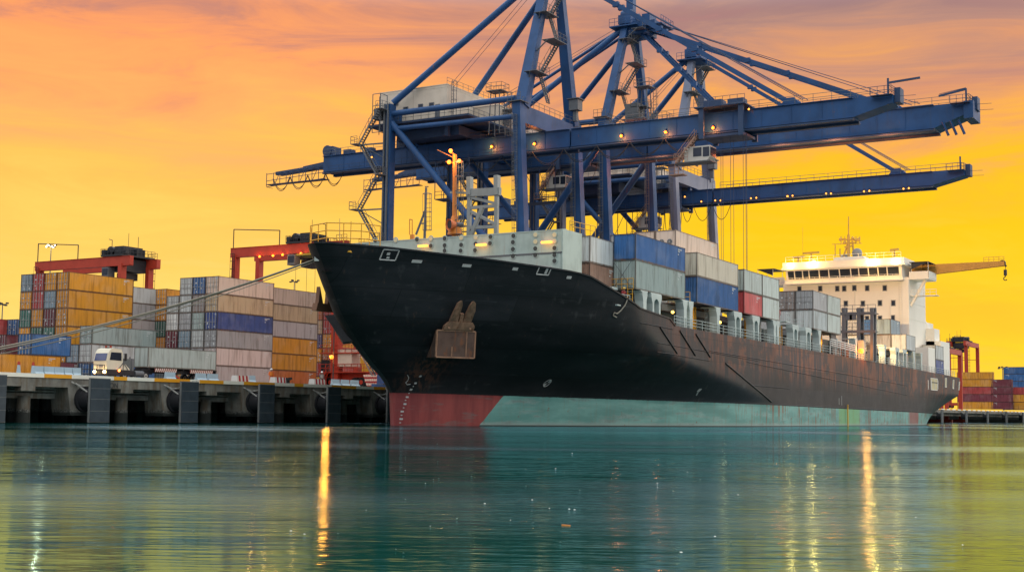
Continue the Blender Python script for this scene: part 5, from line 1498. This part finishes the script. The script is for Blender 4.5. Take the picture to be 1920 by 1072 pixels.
    mb=MB(); mb.stair((-2.9,cq+3.2,c0+.5),(-2.9,cq+.4,gz0-.8),.7,(1,0,0)); mb.rail([(-2.7,cq+3.4,c0+.6),(-.4,cq+3.4,c0+.6)],1.1,.8,.03,1); mb.rail([(-3.3,cq+3.4,c0+.6),(-3.3,cq+1.4,c0+.6)],1.1,.6,.03,1)
    mb.box(-3.4,cq+2.0,c0-1.2,-2.0,cq+4.0,c0-1.1); mb.ladder((-2.0,cq+3.6,c0-1.2),(-2.0,cq+3.6,c0+.6),(0,1,0),.5); mb.rail([(-3.4,cq+4.0,c0-1.2),(-3.4,cq+2.0,c0-1.2)],1.0,.6,.03,1)
    mb.build('cabin_stair',paint('cabin_stair_steel',(.34,.20,.14),.6,.3),r)
    zrope=18.5 if s0<180 else 16.0
    if qt<90:
        for q,s_ in ((qt-3,-1.4),(qt-2.4,-1.1),(qt-1.9,1.2),(qt-.7,-1.3),(qt-.2,1.1),(qt+.7,-1.2),(qt+1.4,1.3),(qt+2.6,-1.3)): mb=MB(); mb.tube((s_,q,gz0-.6),(s_,q,zrope),.032,n=4); mb.build('hoist_rope',BLUE_DARK,r)
        # spreader down in the hold
        mb=MB(); mb.box(-6,qt-1.2,zrope-.5,6,qt+1.2,zrope-.2); mb.box(-1.6,qt-1.0,zrope-.2,1.6,qt+1.0,zrope+.3); mb.build('spreader',YELLOW,r)
    # festoon cable loops under the girder
    mb=MB()
    if not B:
        qs=[qe+8,qe+4.5,qe+.5,qe-4,qe-8] if s0<180 else []
        a0=QWT+9
        seq=[(qe+10-3.6*k) for k in range(5)]+[(110-5.2*k) for k in range(9)]
        if s0>200: seq=[(103-1.1*k) for k in range(9)]+[(92-3.6*k) for k in range(3)]
        for a,b in zip(seq,seq[1:]):
            if a-b>8: continue
            d=1.9 if s0<180 else (5.0 if a-b<2 else 3.0)
            for off in ((0,.25) if s0<180 else (0,)):
                P=[V((-gw-.35-off*.4,a+(b-a)*i/10,gz0-.35-(d+off)*(1-(2*i/10-1)**2)**(1.0 if a-b>2 else .6))) for i in range(11)]; mb=MB(); mb.path(P,.055,n=5); mb.build('festoon_cable',DARK,r)
    else:
        for a,b in ((108,104),(104,100.5),(100.5,97)):
            P=[V((-gw-.35,a+(b-a)*i/8,gz0-.35-3.4*(1-(2*i/8-1)**2))) for i in range(9)]; mb=MB(); mb.path(P,.05,n=5); mb.build('festoon_cable',DARK,r)
    return r,px,boom,gz0,gz1,gw
def lamps_on(r,s0,pix,gw,rad,mat,power,name='floodlight'):
    for x,y in pix:
        p=atX(x,y,s0-gw-.35); mb=MB(); L=V((p.x-s0,p.y,p.z))
        mb.ball(L,rad,8,6,0); mb.bar(L+V((.02,0,rad)),L+V((.3,0,rad+.25)),.12,.12,1); mb.build(name,[mat,DARK],r)
        if power: point(p+V((-.45,0,-.1)),(1,.26,.04),power,.2)
SA,SBG,SCC=166.8,193.2,220.4
ra,pxa,_,g0,g1,gwa=crane('front blue quay crane with white machine house, its mast leaving the top of the photo',SA,'std')
lamps_on(ra,SA,((922,275),(1002,270),(1165,255),(1248,248),(1337,240)),gwa,.21,LAMP,260)
lamps_on(ra,SA,((697,295),(1404,205)),gwa,.14,LAMP_S,0)
rb,pxb,_,b0,b1,gwb=crane('middle blue quay crane with the longest boom and its whole apex showing at the top',SBG,'big')
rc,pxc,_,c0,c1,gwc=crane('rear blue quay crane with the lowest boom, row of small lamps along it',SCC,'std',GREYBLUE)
lamps_on(rc,SCC,((1284,369),(1315,378),(1341,376),(1351,376),(1408,372),(1418,371),(1476,368),(1477,368),(1486,367),(1549,363),(1558,363),(1620,359),(1630,358),(1694,354),(1704,353)),gwc,.15,LAMP_S,0)
# lamps under the middle crane's girder shine on its plating
for q_,w_ in ((50,1500),(58,2200),(66,1500),(86,1200),(93,900)): point((SBG-2.6,q_,b0-1.6),(1,.22,.06),w_,.4)

# ================================================================== YARD CRANES, TRUCK, PEOPLE, MASTS, ROPES
def rtg(label, pl, pr, s, wheelbase, ztop_, rotz=0.0, trolley=.25, lamps=False, span=None):
    """rubber tyred gantry: local x across its travel width, local y across the span"""
    sp=span
    r=empty('yard_gantry_crane',(s,pr,ZG),(0,0,0)); r.rotation_euler=(0,0,rotz)
    tag(r,label,'crane','red yard gantry cranes')
    H=ztop_-ZG; W=wheelbase
    for x in (0,W):
        for y in (0,sp):
            mb=MB(); mb.bar((x,y,1.8),(x,y,H-1.2),.85,1.2); mb.build('leg',RED,r)
        mb=MB(); mb.box(x-.45,-2.2,H-1.5,x+.45,sp+.9,H); mb.box(x-.55,-2.2,H,x+.55,sp+.9,H+.06)
        mb.box(x-.5,-2.1,H-1.62,x+.5,sp+.8,H-1.5); g=mb.build('girder',RED,r)
        mb=MB(); mb.rail([(x-.4,-2.2,H+.06),(x-.4,0,H+.06)],1.0,.9,.04,1); mb.build('railing',DARK,r)
    for y in (0,sp):
        mb=MB(); mb.box(-1.6,y-.5,1.0,W+1.6,y+.5,2.0); mb.tube((0,y,6.8),(W,y,6.8),.12,n=6); mb.tube((0,y,H-6),(W,y,H-6),.12,n=6); mb.build('sill_beam',RED,r)
        for x in (-.6,.7,W-.7,W+.6):
            mb=MB(); mb.tube((x,y-.3,.72),(x,y+.3,.72),.72,n=16,mi=0); mb.tube((x,y-.31,.72),(x,y+.31,.72),.36,n=12,mi=1); mb.build('wheel',[RUBBER,RED],r)
    yt=sp*trolley
    mb=MB(); mb.box(-.7,yt-2.6,H+.12,W+.7,yt+2.6,H+.42); mb.cbox((W*.4,yt-.8,H+1.2),(W*.7,2.2,1.5)); mb.tube((.4,yt+1.5,H+1.3),(W-.4,yt+1.5,H+1.3),.75,n=12); mb.cbox((W*.6,yt-2.0,H+1.0),(2,1.0,1.2)); mb.cbox((0,yt+2.1,H+.9),(1.2,.9,.9))
    for k in range(3): mb.cbox((.4+k*W*.35,yt-2.4+k*.8,H+.9),(.8,.7,.8+.3*k))
    mb.rail([(-.7,yt+2.6,H+.42),(-.7,yt-2.6,H+.42),(W+.7,yt-2.6,H+.42)],1.05,.9,.04,1)
    mb.box(.6,yt-1.8,H-2.4,W-.6,yt+1.8,H-.2); mb.cbox((W/2,yt,H-3.2),(3.0,2.0,1.2)); mb.build('trolley',DARK,r)
    mb=MB(); mb.cbox((-.1,yt+1.2,H-2.7),(1.5,1.6,1.8),0); mb.cbox((-.87,yt+1.2,H-2.6),(.04,1.3,1.1),1); mb.build('cabin',[GREYSTEEL,GLASS],r)
    mb=MB(); mb.path([(-.2,sp+.5,H),(-.2,sp+.5,H+3.4),(-.2,sp-10,H+2.6),(-.2,sp-10,H)],.09,n=6)
    mb.build('antenna_frame',DARK,r)
    for P_,r_ in (([(W/2,-.3,H),(W/2,-.3,H+3.8)],.05),([(W/2,yt,H+1.5),(W/2,yt,H+4.6)],.04)):
        mb=MB(); mb.path(P_,r_,n=5); mb.build('antenna',DARK,r)
    mb=MB(); mb.path([(-.2,2.5,H),(-.2,2.5,H+3),(-.2,3.3,H+3.2)],.06,n=5); mb.build('lamp_post',DARK,r)
    for dx in (.5,W-.5):
        for dy in (-1.2,1.2): mb=MB(); mb.tube((dx,yt+dy,H-2),(dx,yt+dy,H-12),.035,n=4); mb.build('hoist_rope',DARK,r)
    mb=MB(); mb.ladder((-.65,sp,2),(-.65,sp,H-1),(0,1,0),.5,True,out=(-1,0,0)); mb.ladder((W+.6,0,2),(W+.6,0,H-1),(0,1,0),.5,True,out=(1,0,0)); mb.build('ladder',DARK,r)
    if lamps:
        for y,x in ((sp-6,-.6),(sp-9,-.6),(yt+3,-.9),(yt-1,-.9),(yt-.5,W+.3)):
            mb=MB(); mb.ball((x,y,H-1.75),.22); mb.build('floodlight',LAMP,r)
            point((s+x-.4,pr+y,ztop_-2.0),(1,.42,.1),90,.2)
    return r
def yard_cranes():
    # left: near girder's right leg seen at x=230
    t=atX(230,481,164); rtg('left red yard gantry crane standing over the tall orange stack',0,t.y,164,6.4,t.z,span=abs(atX(76,486,164).y-t.y),trolley=.10)
    t=atX(443,466,176); sp=22.5; rtg('red yard gantry crane with lit lamps just left of the ship bow',0,t.y-sp,176,6.2,t.z,span=sp,trolley=.36,lamps=True)
    # beyond the stern the yard runs the other way: spans lie along the quay
    s=505; a=atX(1779,640,s); b=atX(1811,640,s)
    W=abs(a.y-b.y); z=a.z
    rtg('small red yard gantry crane standing past the stern, four legs in the clear',0,b.y,s,W,z,rotz=0,trolley=.3,span=1,) if False else None
    r=rtg('small red yard gantry crane standing past the stern, four legs in the clear',0,b.y,s,W,z,trolley=.3,span=20.0)
    r.rotation_euler=(0,0,-pi/2); r.location=(s,a.y,ZG)
    c=copy_tree(r); d=atX(1736,652,430); c.location=(430,d.y,ZG+(d.z-z)); tag(c,'red yard gantry crane mostly hidden behind the stern containers')
yard_cranes()

def yard_machine():
    # red lower part of a yard crane beside the bow: column, power cabinet, railed walkways
    o=atX(640,712,166); s0,q0=166.0,o.y
    r=empty('yard_machine',(s0,q0,ZG)); tag(r,'red yard machine with white cabinet and railings glimpsed beside the ship bow','machine')
    P=lambda x,y,d=0:atX(x,y,s0+d)
    mb=MB(); a=P(632,700); b=P(632,572); a.z=ZG+.6; mb.bar(a,b,1.3,1.3); mb.build('column',RED,r)
    mb=MB(); a=P(655,700); mb.box(s0+.5,P(690,700).y,ZG+.9,s0+3,P(600,700).y,ZG+2.4); mb.box(s0-.2,P(655,700).y,ZG+2.4,s0+2.4,P(624,700).y,P(640,697).z); mb.build('base',RED,r)
    mb=MB(); p=P(650,668); mb.box(s0-.6,P(664,660).y,P(650,687).z,s0+1.6,P(636,660).y,P(650,655).z); mb.build('power_cabinet',HOUSE,r)
    mb=MB(); z=P(650,697).z
    for zz in (z,z+3.0): mb.rail([(s0-.8,P(700,700).y,zz),(s0-.8,P(605,700).y,zz)],1.2,1.2,.05,1); mb.box(s0-.9,P(700,700).y,zz-.15,s0+1,P(605,700).y,zz)
    mb.stair((s0-1.2,P(612,700).y,ZG),(s0-1.2,P(622,700).y,z),.7,(1,0,0)); mb.build('walkway',RED,r)
    for x in (612,622,668,680):
        p=P(x,716); mb=MB(); mb.tube((s0-.4,p.y,ZG+.75),(s0+.6,p.y,ZG+.75),.75,n=14,mi=0); mb.tube((s0-.45,p.y,ZG+.75),(s0+.65,p.y,ZG+.75),.35,n=10,mi=1); mb.build('wheel',[RUBBER,RED],r)
    p=atX(622,669,150); lp=empty('yard_lamp_post',(p.x,p.y,zq(p.y))); tag(lp,'glowing orange lamp on a thin dark post beside the yellow end of the tan stack','lamp post')
    q_=atX(622,606,150); mb=MB(); mb.tube((p.x+.4,p.y,zq(p.y)),(p.x+.4,p.y,q_.z),.09,n=8); mb.bar((p.x+.4,p.y,p.z+.1),p,.08,.08); mb.build('post',DARK,lp)
    mb=MB(); mb.ball(p,.30); mb.build('lamp_head',LAMP,lp); point(p+V((-.2,.6,0)),(1,.28,.03),1200,.6)
    mb=MB(); mb.cbox(P(610,690),(1.0,.9,2.6)); mb.build('control_box',DARK,r)
    # yellow and blue small machine further right
    rr=empty('reach_lift',(182,P(690,715,6).y,ZG)); tag(rr,'small yellow and blue lifting machine half hidden behind the red bow','machine')
    Q=lambda x,y:atX(x,y,182)
    mb=MB(); mb.box(182,Q(706,700).y,ZG+.7,184,Q(676,700).y,ZG+2.0); mb.build('chassis',BLUE,rr)
    mb=MB(); mb.bar(Q(704,708),Q(676,672),.7,.8); mb.build('boom',YELLOW,rr)
    mb=MB(); mb.cbox(Q(690,694),(1.6,1.4,1.8)); mb.build('cabin',YELLOW,rr)
    for x in (680,702): mb=MB(); p=Q(x,716); mb.tube((181.8,p.y,ZG+.6),(182.6,p.y,ZG+.6),.6,n=12); mb.build('wheel',RUBBER,rr)
    # stack of red and white striped poles
    m=MATS.get('pole_stripes')
    m,t,b=newmat('pole_stripes'); co=t.new('ShaderNodeTexCoord').outputs['Object']; sp=t.new('ShaderNodeSeparateXYZ'); t.set(sp.inputs[0],co)
    st=t.math('GREATER_THAN',t.math('FRACT',t.math('MULTIPLY',sp.outputs[2],1.6)),.5); t.set(b.inputs['Base Color'],t.mix(st,(.62,.58,.52),(.30,.03,.03)))
    mb=MB(); Z=lambda x,y:atX(x,y,160)
    o=Z(705,722)
    for k in range(9):
        a=Z(690+k*4.2,724); b_=Z(686+k*4.2-3,702-(k%3)); mb.bar(a,b_,.12,.32)
    for y in (708,715): mb.bar(Z(684,y),Z(724,y),.1,.12)
    ob=mb.build('striped_barricade',[m],None,o); ob.location=o; tag(ob,'red and white striped barricade leaning beside the bow','barricade')
yard_machine()

def truck():
    CAB=paint('truck_cream',(.72,.66,.50),.4,.18); CH=paint('truck_chassis',(.02,.02,.024),.6,.3)
    q=atZ(277,688,6.45); s1=q.x; y0=q.y           # near front bottom corner of the box on the trailer
    yc=y0+CW/2; zg=zq(yc)-.02; print('truck',s1,y0)
    container((s1,yc,6.42),'light grey green','pale grey green container riding on the truck trailer','container on the trailer',front='corr')
    r=empty('yard_tractor',(s1-5,yc,zg)); tag(r,'cream terminal truck with its lamps lit, hauling a container along the quay','truck')
    P=lambda x,y:atY(x,y,y0)
    xf=s1-6.6                                      # front bumper
    mb=MB(); mb.box(xf+.3,yc-.5,zg+.75,s1+1.5,yc+.5,zg+1.15); mb.box(xf,yc-1.2,zg+.45,xf+2.3,yc+1.2,zg+1.15); mb.box(xf+2.3,yc-1.2,zg+.5,xf+4.4,yc-.6,zg+1.1); mb.cbox((s1+.2,yc,zg+1.3),(1.6,1.6,.2))
    mb.build('chassis',CH,r)
    zc=zg+1.15; zt=P(228,654).z
    mb=MB(); prof=[(xf+.05,zc),(xf+.0,zc+1.0),(xf+.22,zt-.55),(xf+.55,zt-.05),(xf+1.0,zt+.05),(xf+2.25,zt-.05),(xf+2.5,zt-.5),(xf+2.55,zc+1.05),(xf+3.6,zc+.15),(xf+3.6,zc)]
    # cab as a shell split in two convex halves
    mb.prism([(x,yc-1.15,z) for x,z in prof[:8]]+[(xf+2.55,yc-1.15,zc)],(0,2.3,0)); mb.prism([(xf+2.56,yc-1.15,zc),(xf+2.56,yc-1.15,zc+1.0),(xf+3.7,yc-1.15,zc+.1),(xf+3.7,yc-1.15,zc)],(0,2.3,0))
    cab=mb.build('cab',CAB,r)
    mb=MB(); mb.prism([(xf-.02,yc-1.0,zc+1.05),(xf-.02,yc+1.0,zc+1.05),(xf+.20,yc+1.0,zt-.6),(xf+.20,yc-1.0,zt-.6)],(-.02,0,0)); mb.build('windscreen',glass('truck_glass',(.05,.06,.12)),cab)
    mb=MB(); mb.prism([(xf+.45,yc-1.16,zc+1.15),(xf+2.3,yc-1.16,zc+1.1),(xf+2.25,yc-1.16,zt-.45),(xf+.6,yc-1.16,zt-.45)],(0,-.02,0)); mb.build('side_window',GLASS,cab)
    mb=MB(); mb.box(xf-.015,yc-.5,zc+.25,xf+.02,yc+.2,zc+.5); mb.build('number_plate',paint('plate_grey',(.28,.26,.26),.6,.5,sc=9),cab)
    mb=MB(); mb.box(xf+2.7,yc-1.5,zc+1.1,xf+2.85,yc-1.2,zc+2.0); mb.bar((xf+2.6,yc-1.1,zc+1.9),(xf+2.8,yc-1.3,zc+1.9),.05,.05); mb.build('mirror',CH,cab)
    mb=MB(); mb.tube((xf+3.9,yc-.9,zg+1.0),(xf+3.9,yc-.9,zt-.9),.1,n=8); mb.box(xf+4.2,yc-1.0,zg+1.1,xf+4.5,yc+1,zt-1.1); mb.bar((xf+2.6,yc-1.2,zc),(xf+2.6,yc-1.2,zc+1.4),.07,.07); mb.bar((xf+2.6,yc-1.2,zc+.9),(xf+1.8,yc-1.2,zc),.06,.06); mb.bar((xf+2.6,yc-1.2,zc+.9),(xf+3.4,yc-1.2,zc),.06,.06); mb.build('exhaust_stack',GREYSTEEL,r)
    for y in (yc-.85,yc+.85):
        mb=MB(); mb.ball((xf-.02,y,zg+.85),.2,10,6); mb.build('headlight',emit('headlight',(1,.62,.22),25),r); point((xf-.5,y,zg+.85),(1,.65,.25),25,.12)
    mb=MB(); mb.ball((xf+1.9,yc-1.25,zg+1.05),.14,8,5); mb.build('side_marker_lamp',emit('marker_red',(1,.18,.03),14),r)
    mb=MB(); mb.bar((xf+1.2,yc-.5,zt+.12),(xf+1.2,yc+.5,zt+.12),.15,.12,0); mb.tube((xf+1.2,yc-.4,zt+.1),(xf+1.2,yc-.4,zt+.38),.14,n=8,mi=1); mb.tube((xf+1.2,yc+.4,zt+.1),(xf+1.2,yc+.4,zt+.38),.14,n=8,mi=1); mb.build('beacon',[CH,paint('beacon_red',(.3,.05,.03),.4,.2)],r)
    def wheel(x,y,par,z=zg,R=.52):
        mb=MB(); mb.tube((x,y-.16,z+R),(x,y+.16,z+R),R,n=18,mi=0); mb.tube((x,y-.17,z+R),(x,y+.17,z+R),R*.55,n=14,mi=1); mb.tube((x,y-.2,z+R),(x,y+.2,z+R),R*.2,n=8,mi=0); mb.build('wheel',[RUBBER,paint('wheel_rim',(.40,.38,.34),.5,.3)],par)
    for x in (xf+2.9,s1-.2): 
        for y in (yc-1.0,yc+1.0): wheel(x,y,r)
    mb=MB(); mb.tube((xf+4.6,yc-.95,zg+.75),(xf+6.0,yc-.95,zg+.75),.38,n=14); mb.build('fuel_tank',GREYSTEEL,r)
    t_=empty('trailer',(s1+5,yc,zg)); tag(t_,'skeletal trailer with red and white striped side guards behind the cream truck','trailer')
    mb=MB()
    for y in (yc-.55,yc+.55): mb.box(s1-.5,y-.1,5.78,s1+12.3,y+.1,6.2)
    for k in range(7): mb.box(s1+.2+2*k,yc-1.2,6.2,s1+.35+2*k,yc+1.2,6.41)
    mb.box(s1+12.1,yc-1.2,zg+.9,s1+12.3,yc+1.2,6.4); mb.build('chassis',CH,t_)
    m,t,b=newmat('chevron_guard'); co=t.new('ShaderNodeNewGeometry').outputs['Position']; sp=t.new('ShaderNodeSeparateXYZ'); t.set(sp.inputs[0],co)
    st=t.math('GREATER_THAN',t.math('FRACT',t.math('MULTIPLY',t.math('SUBTRACT',sp.outputs[0],t.math('MULTIPLY',sp.outputs[2],.35)),2.9)),.5)
    t.set(b.inputs['Base Color'],t.mix(st,(.60,.55,.48),(.22,.03,.03)))
    for a,b_ in ((s1+1.2,s1+5.0),(s1+7.4,s1+11.6)):
        mb=MB(); mb.box(a,yc-1.24,5.92,b_,yc-1.2,6.36); mb.build('side_guard',[m],t_)
    mb=MB(); mb.box(s1+4.2,yc-1.0,zg,s1+4.4,yc-.8,zg+1.0); mb.box(s1+4.0,yc-1.1,zg,s1+4.6,yc-.7,zg+.08); mb.bar((s1+4.3,yc-1.15,zg+.9),(s1+5.6,yc-1.15,zg+.4),.12,.2); mb.build('landing_gear',RED,t_)
    for x in (s1+8.6,s1+9.9): 
        for y in (yc-1.0,yc+1.0): wheel(x,y,t_)
    for y in (yc-1.1,yc+1.1): mb=MB(); mb.box(s1+12.3,y-.15,zg+.9,s1+12.33,y+.15,zg+1.05); mb.build('tail_lamp',RED,t_)
truck()

def person(loc, face, label, suit, vest, helmet, pose='stand', h=1.75):
    """one continuous skinned body; helmet, vest are children. face: heading in radians"""
    k=h/1.75
    J={'pelvis':(0,0,.95),'belly':(0.01,0,1.12),'chest':(0.0,0,1.34),'neck':(0.01,0,1.50),'head':(0.03,0,1.60),'crown':(.03,0,1.70),
       'ls':(0,.17,1.42),'rs':(0,-.17,1.42),'le':(.02,.25,1.15),'re':(.05,-.27,1.16),'lw':(.10,.24,.90),'rw':(.25,-.22,1.05),'lf':(.12,.24,.82),'rf':(.32,-.20,1.06),
       'lh':(0,.09,.90),'rh':(0,-.09,.90),'lk':(.03,.11,.50),'rk':(-.02,-.11,.50),'la':(0,.12,.09),'ra':(-.06,-.12,.09),'lt':(.16,.13,.05),'rt':(.10,-.13,.05)}
    if pose=='lean': 
        J.update(le=(.22,.22,1.18),lw=(.45,.16,1.12),lf=(.52,.14,1.12),re=(.20,-.22,1.20),rw=(.42,-.16,1.14),rf=(.50,-.14,1.14),chest=(.08,0,1.33),neck=(.13,0,1.48),head=(.18,0,1.58),crown=(.19,0,1.68),ls=(.08,.17,1.41),rs=(.08,-.17,1.41))
    R={'pelvis':.15,'belly':.14,'chest':.165,'neck':.06,'head':.10,'crown':.07,'ls':.075,'rs':.075,'le':.052,'re':.052,'lw':.038,'rw':.038,'lf':.04,'rf':.04,'lh':.10,'rh':.10,'lk':.075,'rk':.075,'la':.055,'ra':.055,'lt':.045,'rt':.045}
    E=[('pelvis','belly'),('belly','chest'),('chest','neck'),('neck','head'),('head','crown'),('chest','ls'),('chest','rs'),('ls','le'),('rs','re'),('le','lw'),('re','rw'),('lw','lf'),('rw','rf'),
       ('pelvis','lh'),('pelvis','rh'),('lh','lk'),('rh','rk'),('lk','la'),('rk','ra'),('la','lt'),('ra','rt')]
    names=list(J); me=bpy.data.meshes.new('person'); me.from_pydata([tuple(c*k for c in J[n]) for n in names],[(names.index(a),names.index(b)) for a,b in E],[])
    m,t,b=newmat('clothing_and_skin'); co=t.new('ShaderNodeTexCoord').outputs['Object']; sp=t.new('ShaderNodeSeparateXYZ'); t.set(sp.inputs[0],co)
    c=t.mix(t.math('GREATER_THAN',sp.outputs[2],1.47*k),suit,(.36,.20,.13)); c=t.mix(t.math('LESS_THAN',sp.outputs[2],.11),c,(.02,.02,.02)); t.set(b.inputs['Base Color'],c); b.inputs['Roughness'].default_value=.8
    me.materials.append(m)
    o=bpy.data.objects.new('person',me); COL.objects.link(o)
    sk=o.modifiers.new('skin','SKIN'); sk.use_smooth_shade=True
    for i,n in enumerate(names):
        v=me.skin_vertices[0].data[i]; v.radius=(R[n]*k,R[n]*k); v.use_root=(n=='pelvis')
    ss=o.modifiers.new('sub','SUBSURF'); ss.levels=1; ss.render_levels=2
    o.location=loc; o.rotation_euler=(0,0,face); tag(o,label,'person')
    hx=J['head'][0]*k
    mb=MB(); mb.ball((hx,0,1.66*k),.15,12,5,0,(1.1,.95,.95),True); mb.tube((hx,0,1.655*k),(hx,0,1.675*k),.17,n=14); mb.build('helmet',paint('helmet_%d'%int(sum(helmet)*100),helmet,.4,.1),o,(0,0,0))
    cx=J['chest'][0]*k
    mb=MB(); mb.tube((.0,0,1.02*k),(cx,0,1.40*k),.185*k,.20*k,n=12,cap=False); mb.build('safety_vest',paint('vest_%d'%int(sum(vest)*100),vest,.7,.15),o,(0,0,0))
    if pose=='lean':
        pass
    return o
def people():
    pass
    p=atY(508,720,92.6); person((p.x,92.6,zq(92.6)),pi*1.25,'person in orange overalls and white helmet standing on the quay before rust orange container',(.65,.12,.02),(.75,.22,.03),(.75,.75,.72))
    p=atY(603,720,94.5); person((p.x,94.5,zq(94.5)),pi*1.3,'person in dark clothes and white helmet beside the striped block by the bow',(.05,.05,.06),(.45,.38,.33),(.75,.75,.72))
    p=atY(1168,555,56.0); z=11.05; person((p.x,56.0,p.z-.95),pi*1.35,'person in dark red overalls and yellow helmet leaning at the ship rail',(.22,.02,.03),(.42,.06,.04),(.80,.48,.05),'lean')
    mb=MB(); s=p.x; z=p.z-.95; mb.box(s-2,55.6,z-.12,s+3.0,58,z); mb.rail([(s-.9,55.7,z),(s+.9,55.7,z)],1.05,.6,.035,2); mb.box(s-.3,57.0,z,s+.9,57.5,z+1.9)
    o=mb.build('boarding_platform',PALE,ship); 
    p=atY(1460,590,57.0); s=p.x; person((s,57.0,p.z-.85),pi*1.4,'person in red overalls and white helmet on deck at the end of the third bay',(.50,.04,.03),(.58,.06,.04),(.78,.76,.72))
    z=p.z-.85; mb=MB(); mb.box(s-.8,55.8,z-.12,s+.9,58.2,z); mb.rail([(s-.8,55.8,z),(s+.9,55.8,z)],1.0,.7,.03,1); mb.build('access_platform',PALE,ship)
people()

def light_masts():
    def mast(px,py,s,label,lit=False,ring=False):
        p=atX(px,py,s); r=empty('light_mast',(p.x,p.y,ZG)); tag(r,label,'light mast','high light masts in the yard')
        mb=MB(); mb.tube((p.x,p.y,ZG),(p.x,p.y,p.z),.35,.16,n=10); mb.build('pole',GREYSTEEL,r)
        mb=MB(); mb.bar((p.x,p.y-2,p.z),(p.x,p.y+2,p.z),.3,.2); mb.bar((p.x-1.5,p.y,p.z),(p.x+1.5,p.y,p.z),.3,.2); mb.build('head_frame',GREYSTEEL,r)
        for k in range(6):
            a=k*pi/3; c=V((p.x+1.3*cos(a),p.y+1.7*sin(a),p.z+(.5 if k%2 else -.1)))
            mb=MB(); mb.cbox(c,(.7,.8,.5),0)
            if lit: mb.cbox(c+V((-.37,-.1,-.05)),(.06,.6,.4),1)
            mb.build('lamp_head',[DARK,LAMP_W],r)
        if lit: point((p.x-2,p.y-1,p.z),(1,.85,.5),900,.5)
    mast(96,462,330,'lit high light mast behind the left gantry crane',True)
    mast(5,571,300,'unlit light mast at the left edge of the photo')
    mast(552,528,420,'unlit light mast far behind the bow, over the tan stack')
    mast(1880,690,600,'light mast between the distant stacks at the right')
light_masts()

def ropes():
    # mooring lines from the bow to a bollard off to the left
    def rope(a,b,sag,r,label,name='mooring_rope'):
        P=[a.lerp(b,i/40)-V((0,0,sag*4*(i/40)*(1-i/40))) for i in range(41)]; mb=MB(); mb.path(P,r,n=7); o=mb.build(name,paint('mooring_fibre',(.27,.235,.18),.9,.3)); tag(o,label,'rope','mooring ropes from the bow'); return o
    a=V((90.2,SC-.4,14.15)); 
    e1=atY(-60,662,QY-.2); e2=atY(-60,668,QY-.2)
    for (px,py,e,lab,r) in ((626,473,e1,'thick mooring rope running from bow fairlead, upper of three',.07),(620,476,e1-V((.3,0,.25)),'thick mooring rope running from bow fairlead, just below the top one',.06),(600,487,e2-V((0,0,.3)),'thinner mooring rope lying lowest of the three from the bow',.04)):
        s=atX(px,py,90.0); rope(s,e,.75,r,lab)
    # rat guard and loops hanging at the stem
    p=atX(600,482,88.8); mb=MB(); mb.cbox(p+V((-.4,0,0)),(.08,.5,.75)); o=mb.build('rat_guard',PALE); tag(o,'pale rat guard plate on the mooring rope at the bow','rat guard')
    a=atX(626,476,89.5); b=atX(604,458,88.0)
    mb=MB(); P=[a.lerp(b,i/10)+V((0,0,-.5*sin(pi*i/10))) for i in range(11)]; mb.path(P,.04,n=5); o=mb.build('heaving_line',ROPE); tag(o,'thin heaving line looped at the tip of the bow','rope')
    # the line's shore bollard stands outside the frame on the left
    mb=MB(); mb.tube((0,0,0),(0,0,.6),.26,.2,n=12); mb.tube((0,0,.55),(0,0,.8),.36,.38,n=12); o=mb.build('bollard',DARK); o.location=(e1.x,QY+.5,3.9)
    tag(o,'black mooring bollard outside the left edge holding the bow ropes','bollard')
ropes()
for o in bpy.data.objects:
    if '_o' in o: del o['_o']
# labels keep to sixteen words
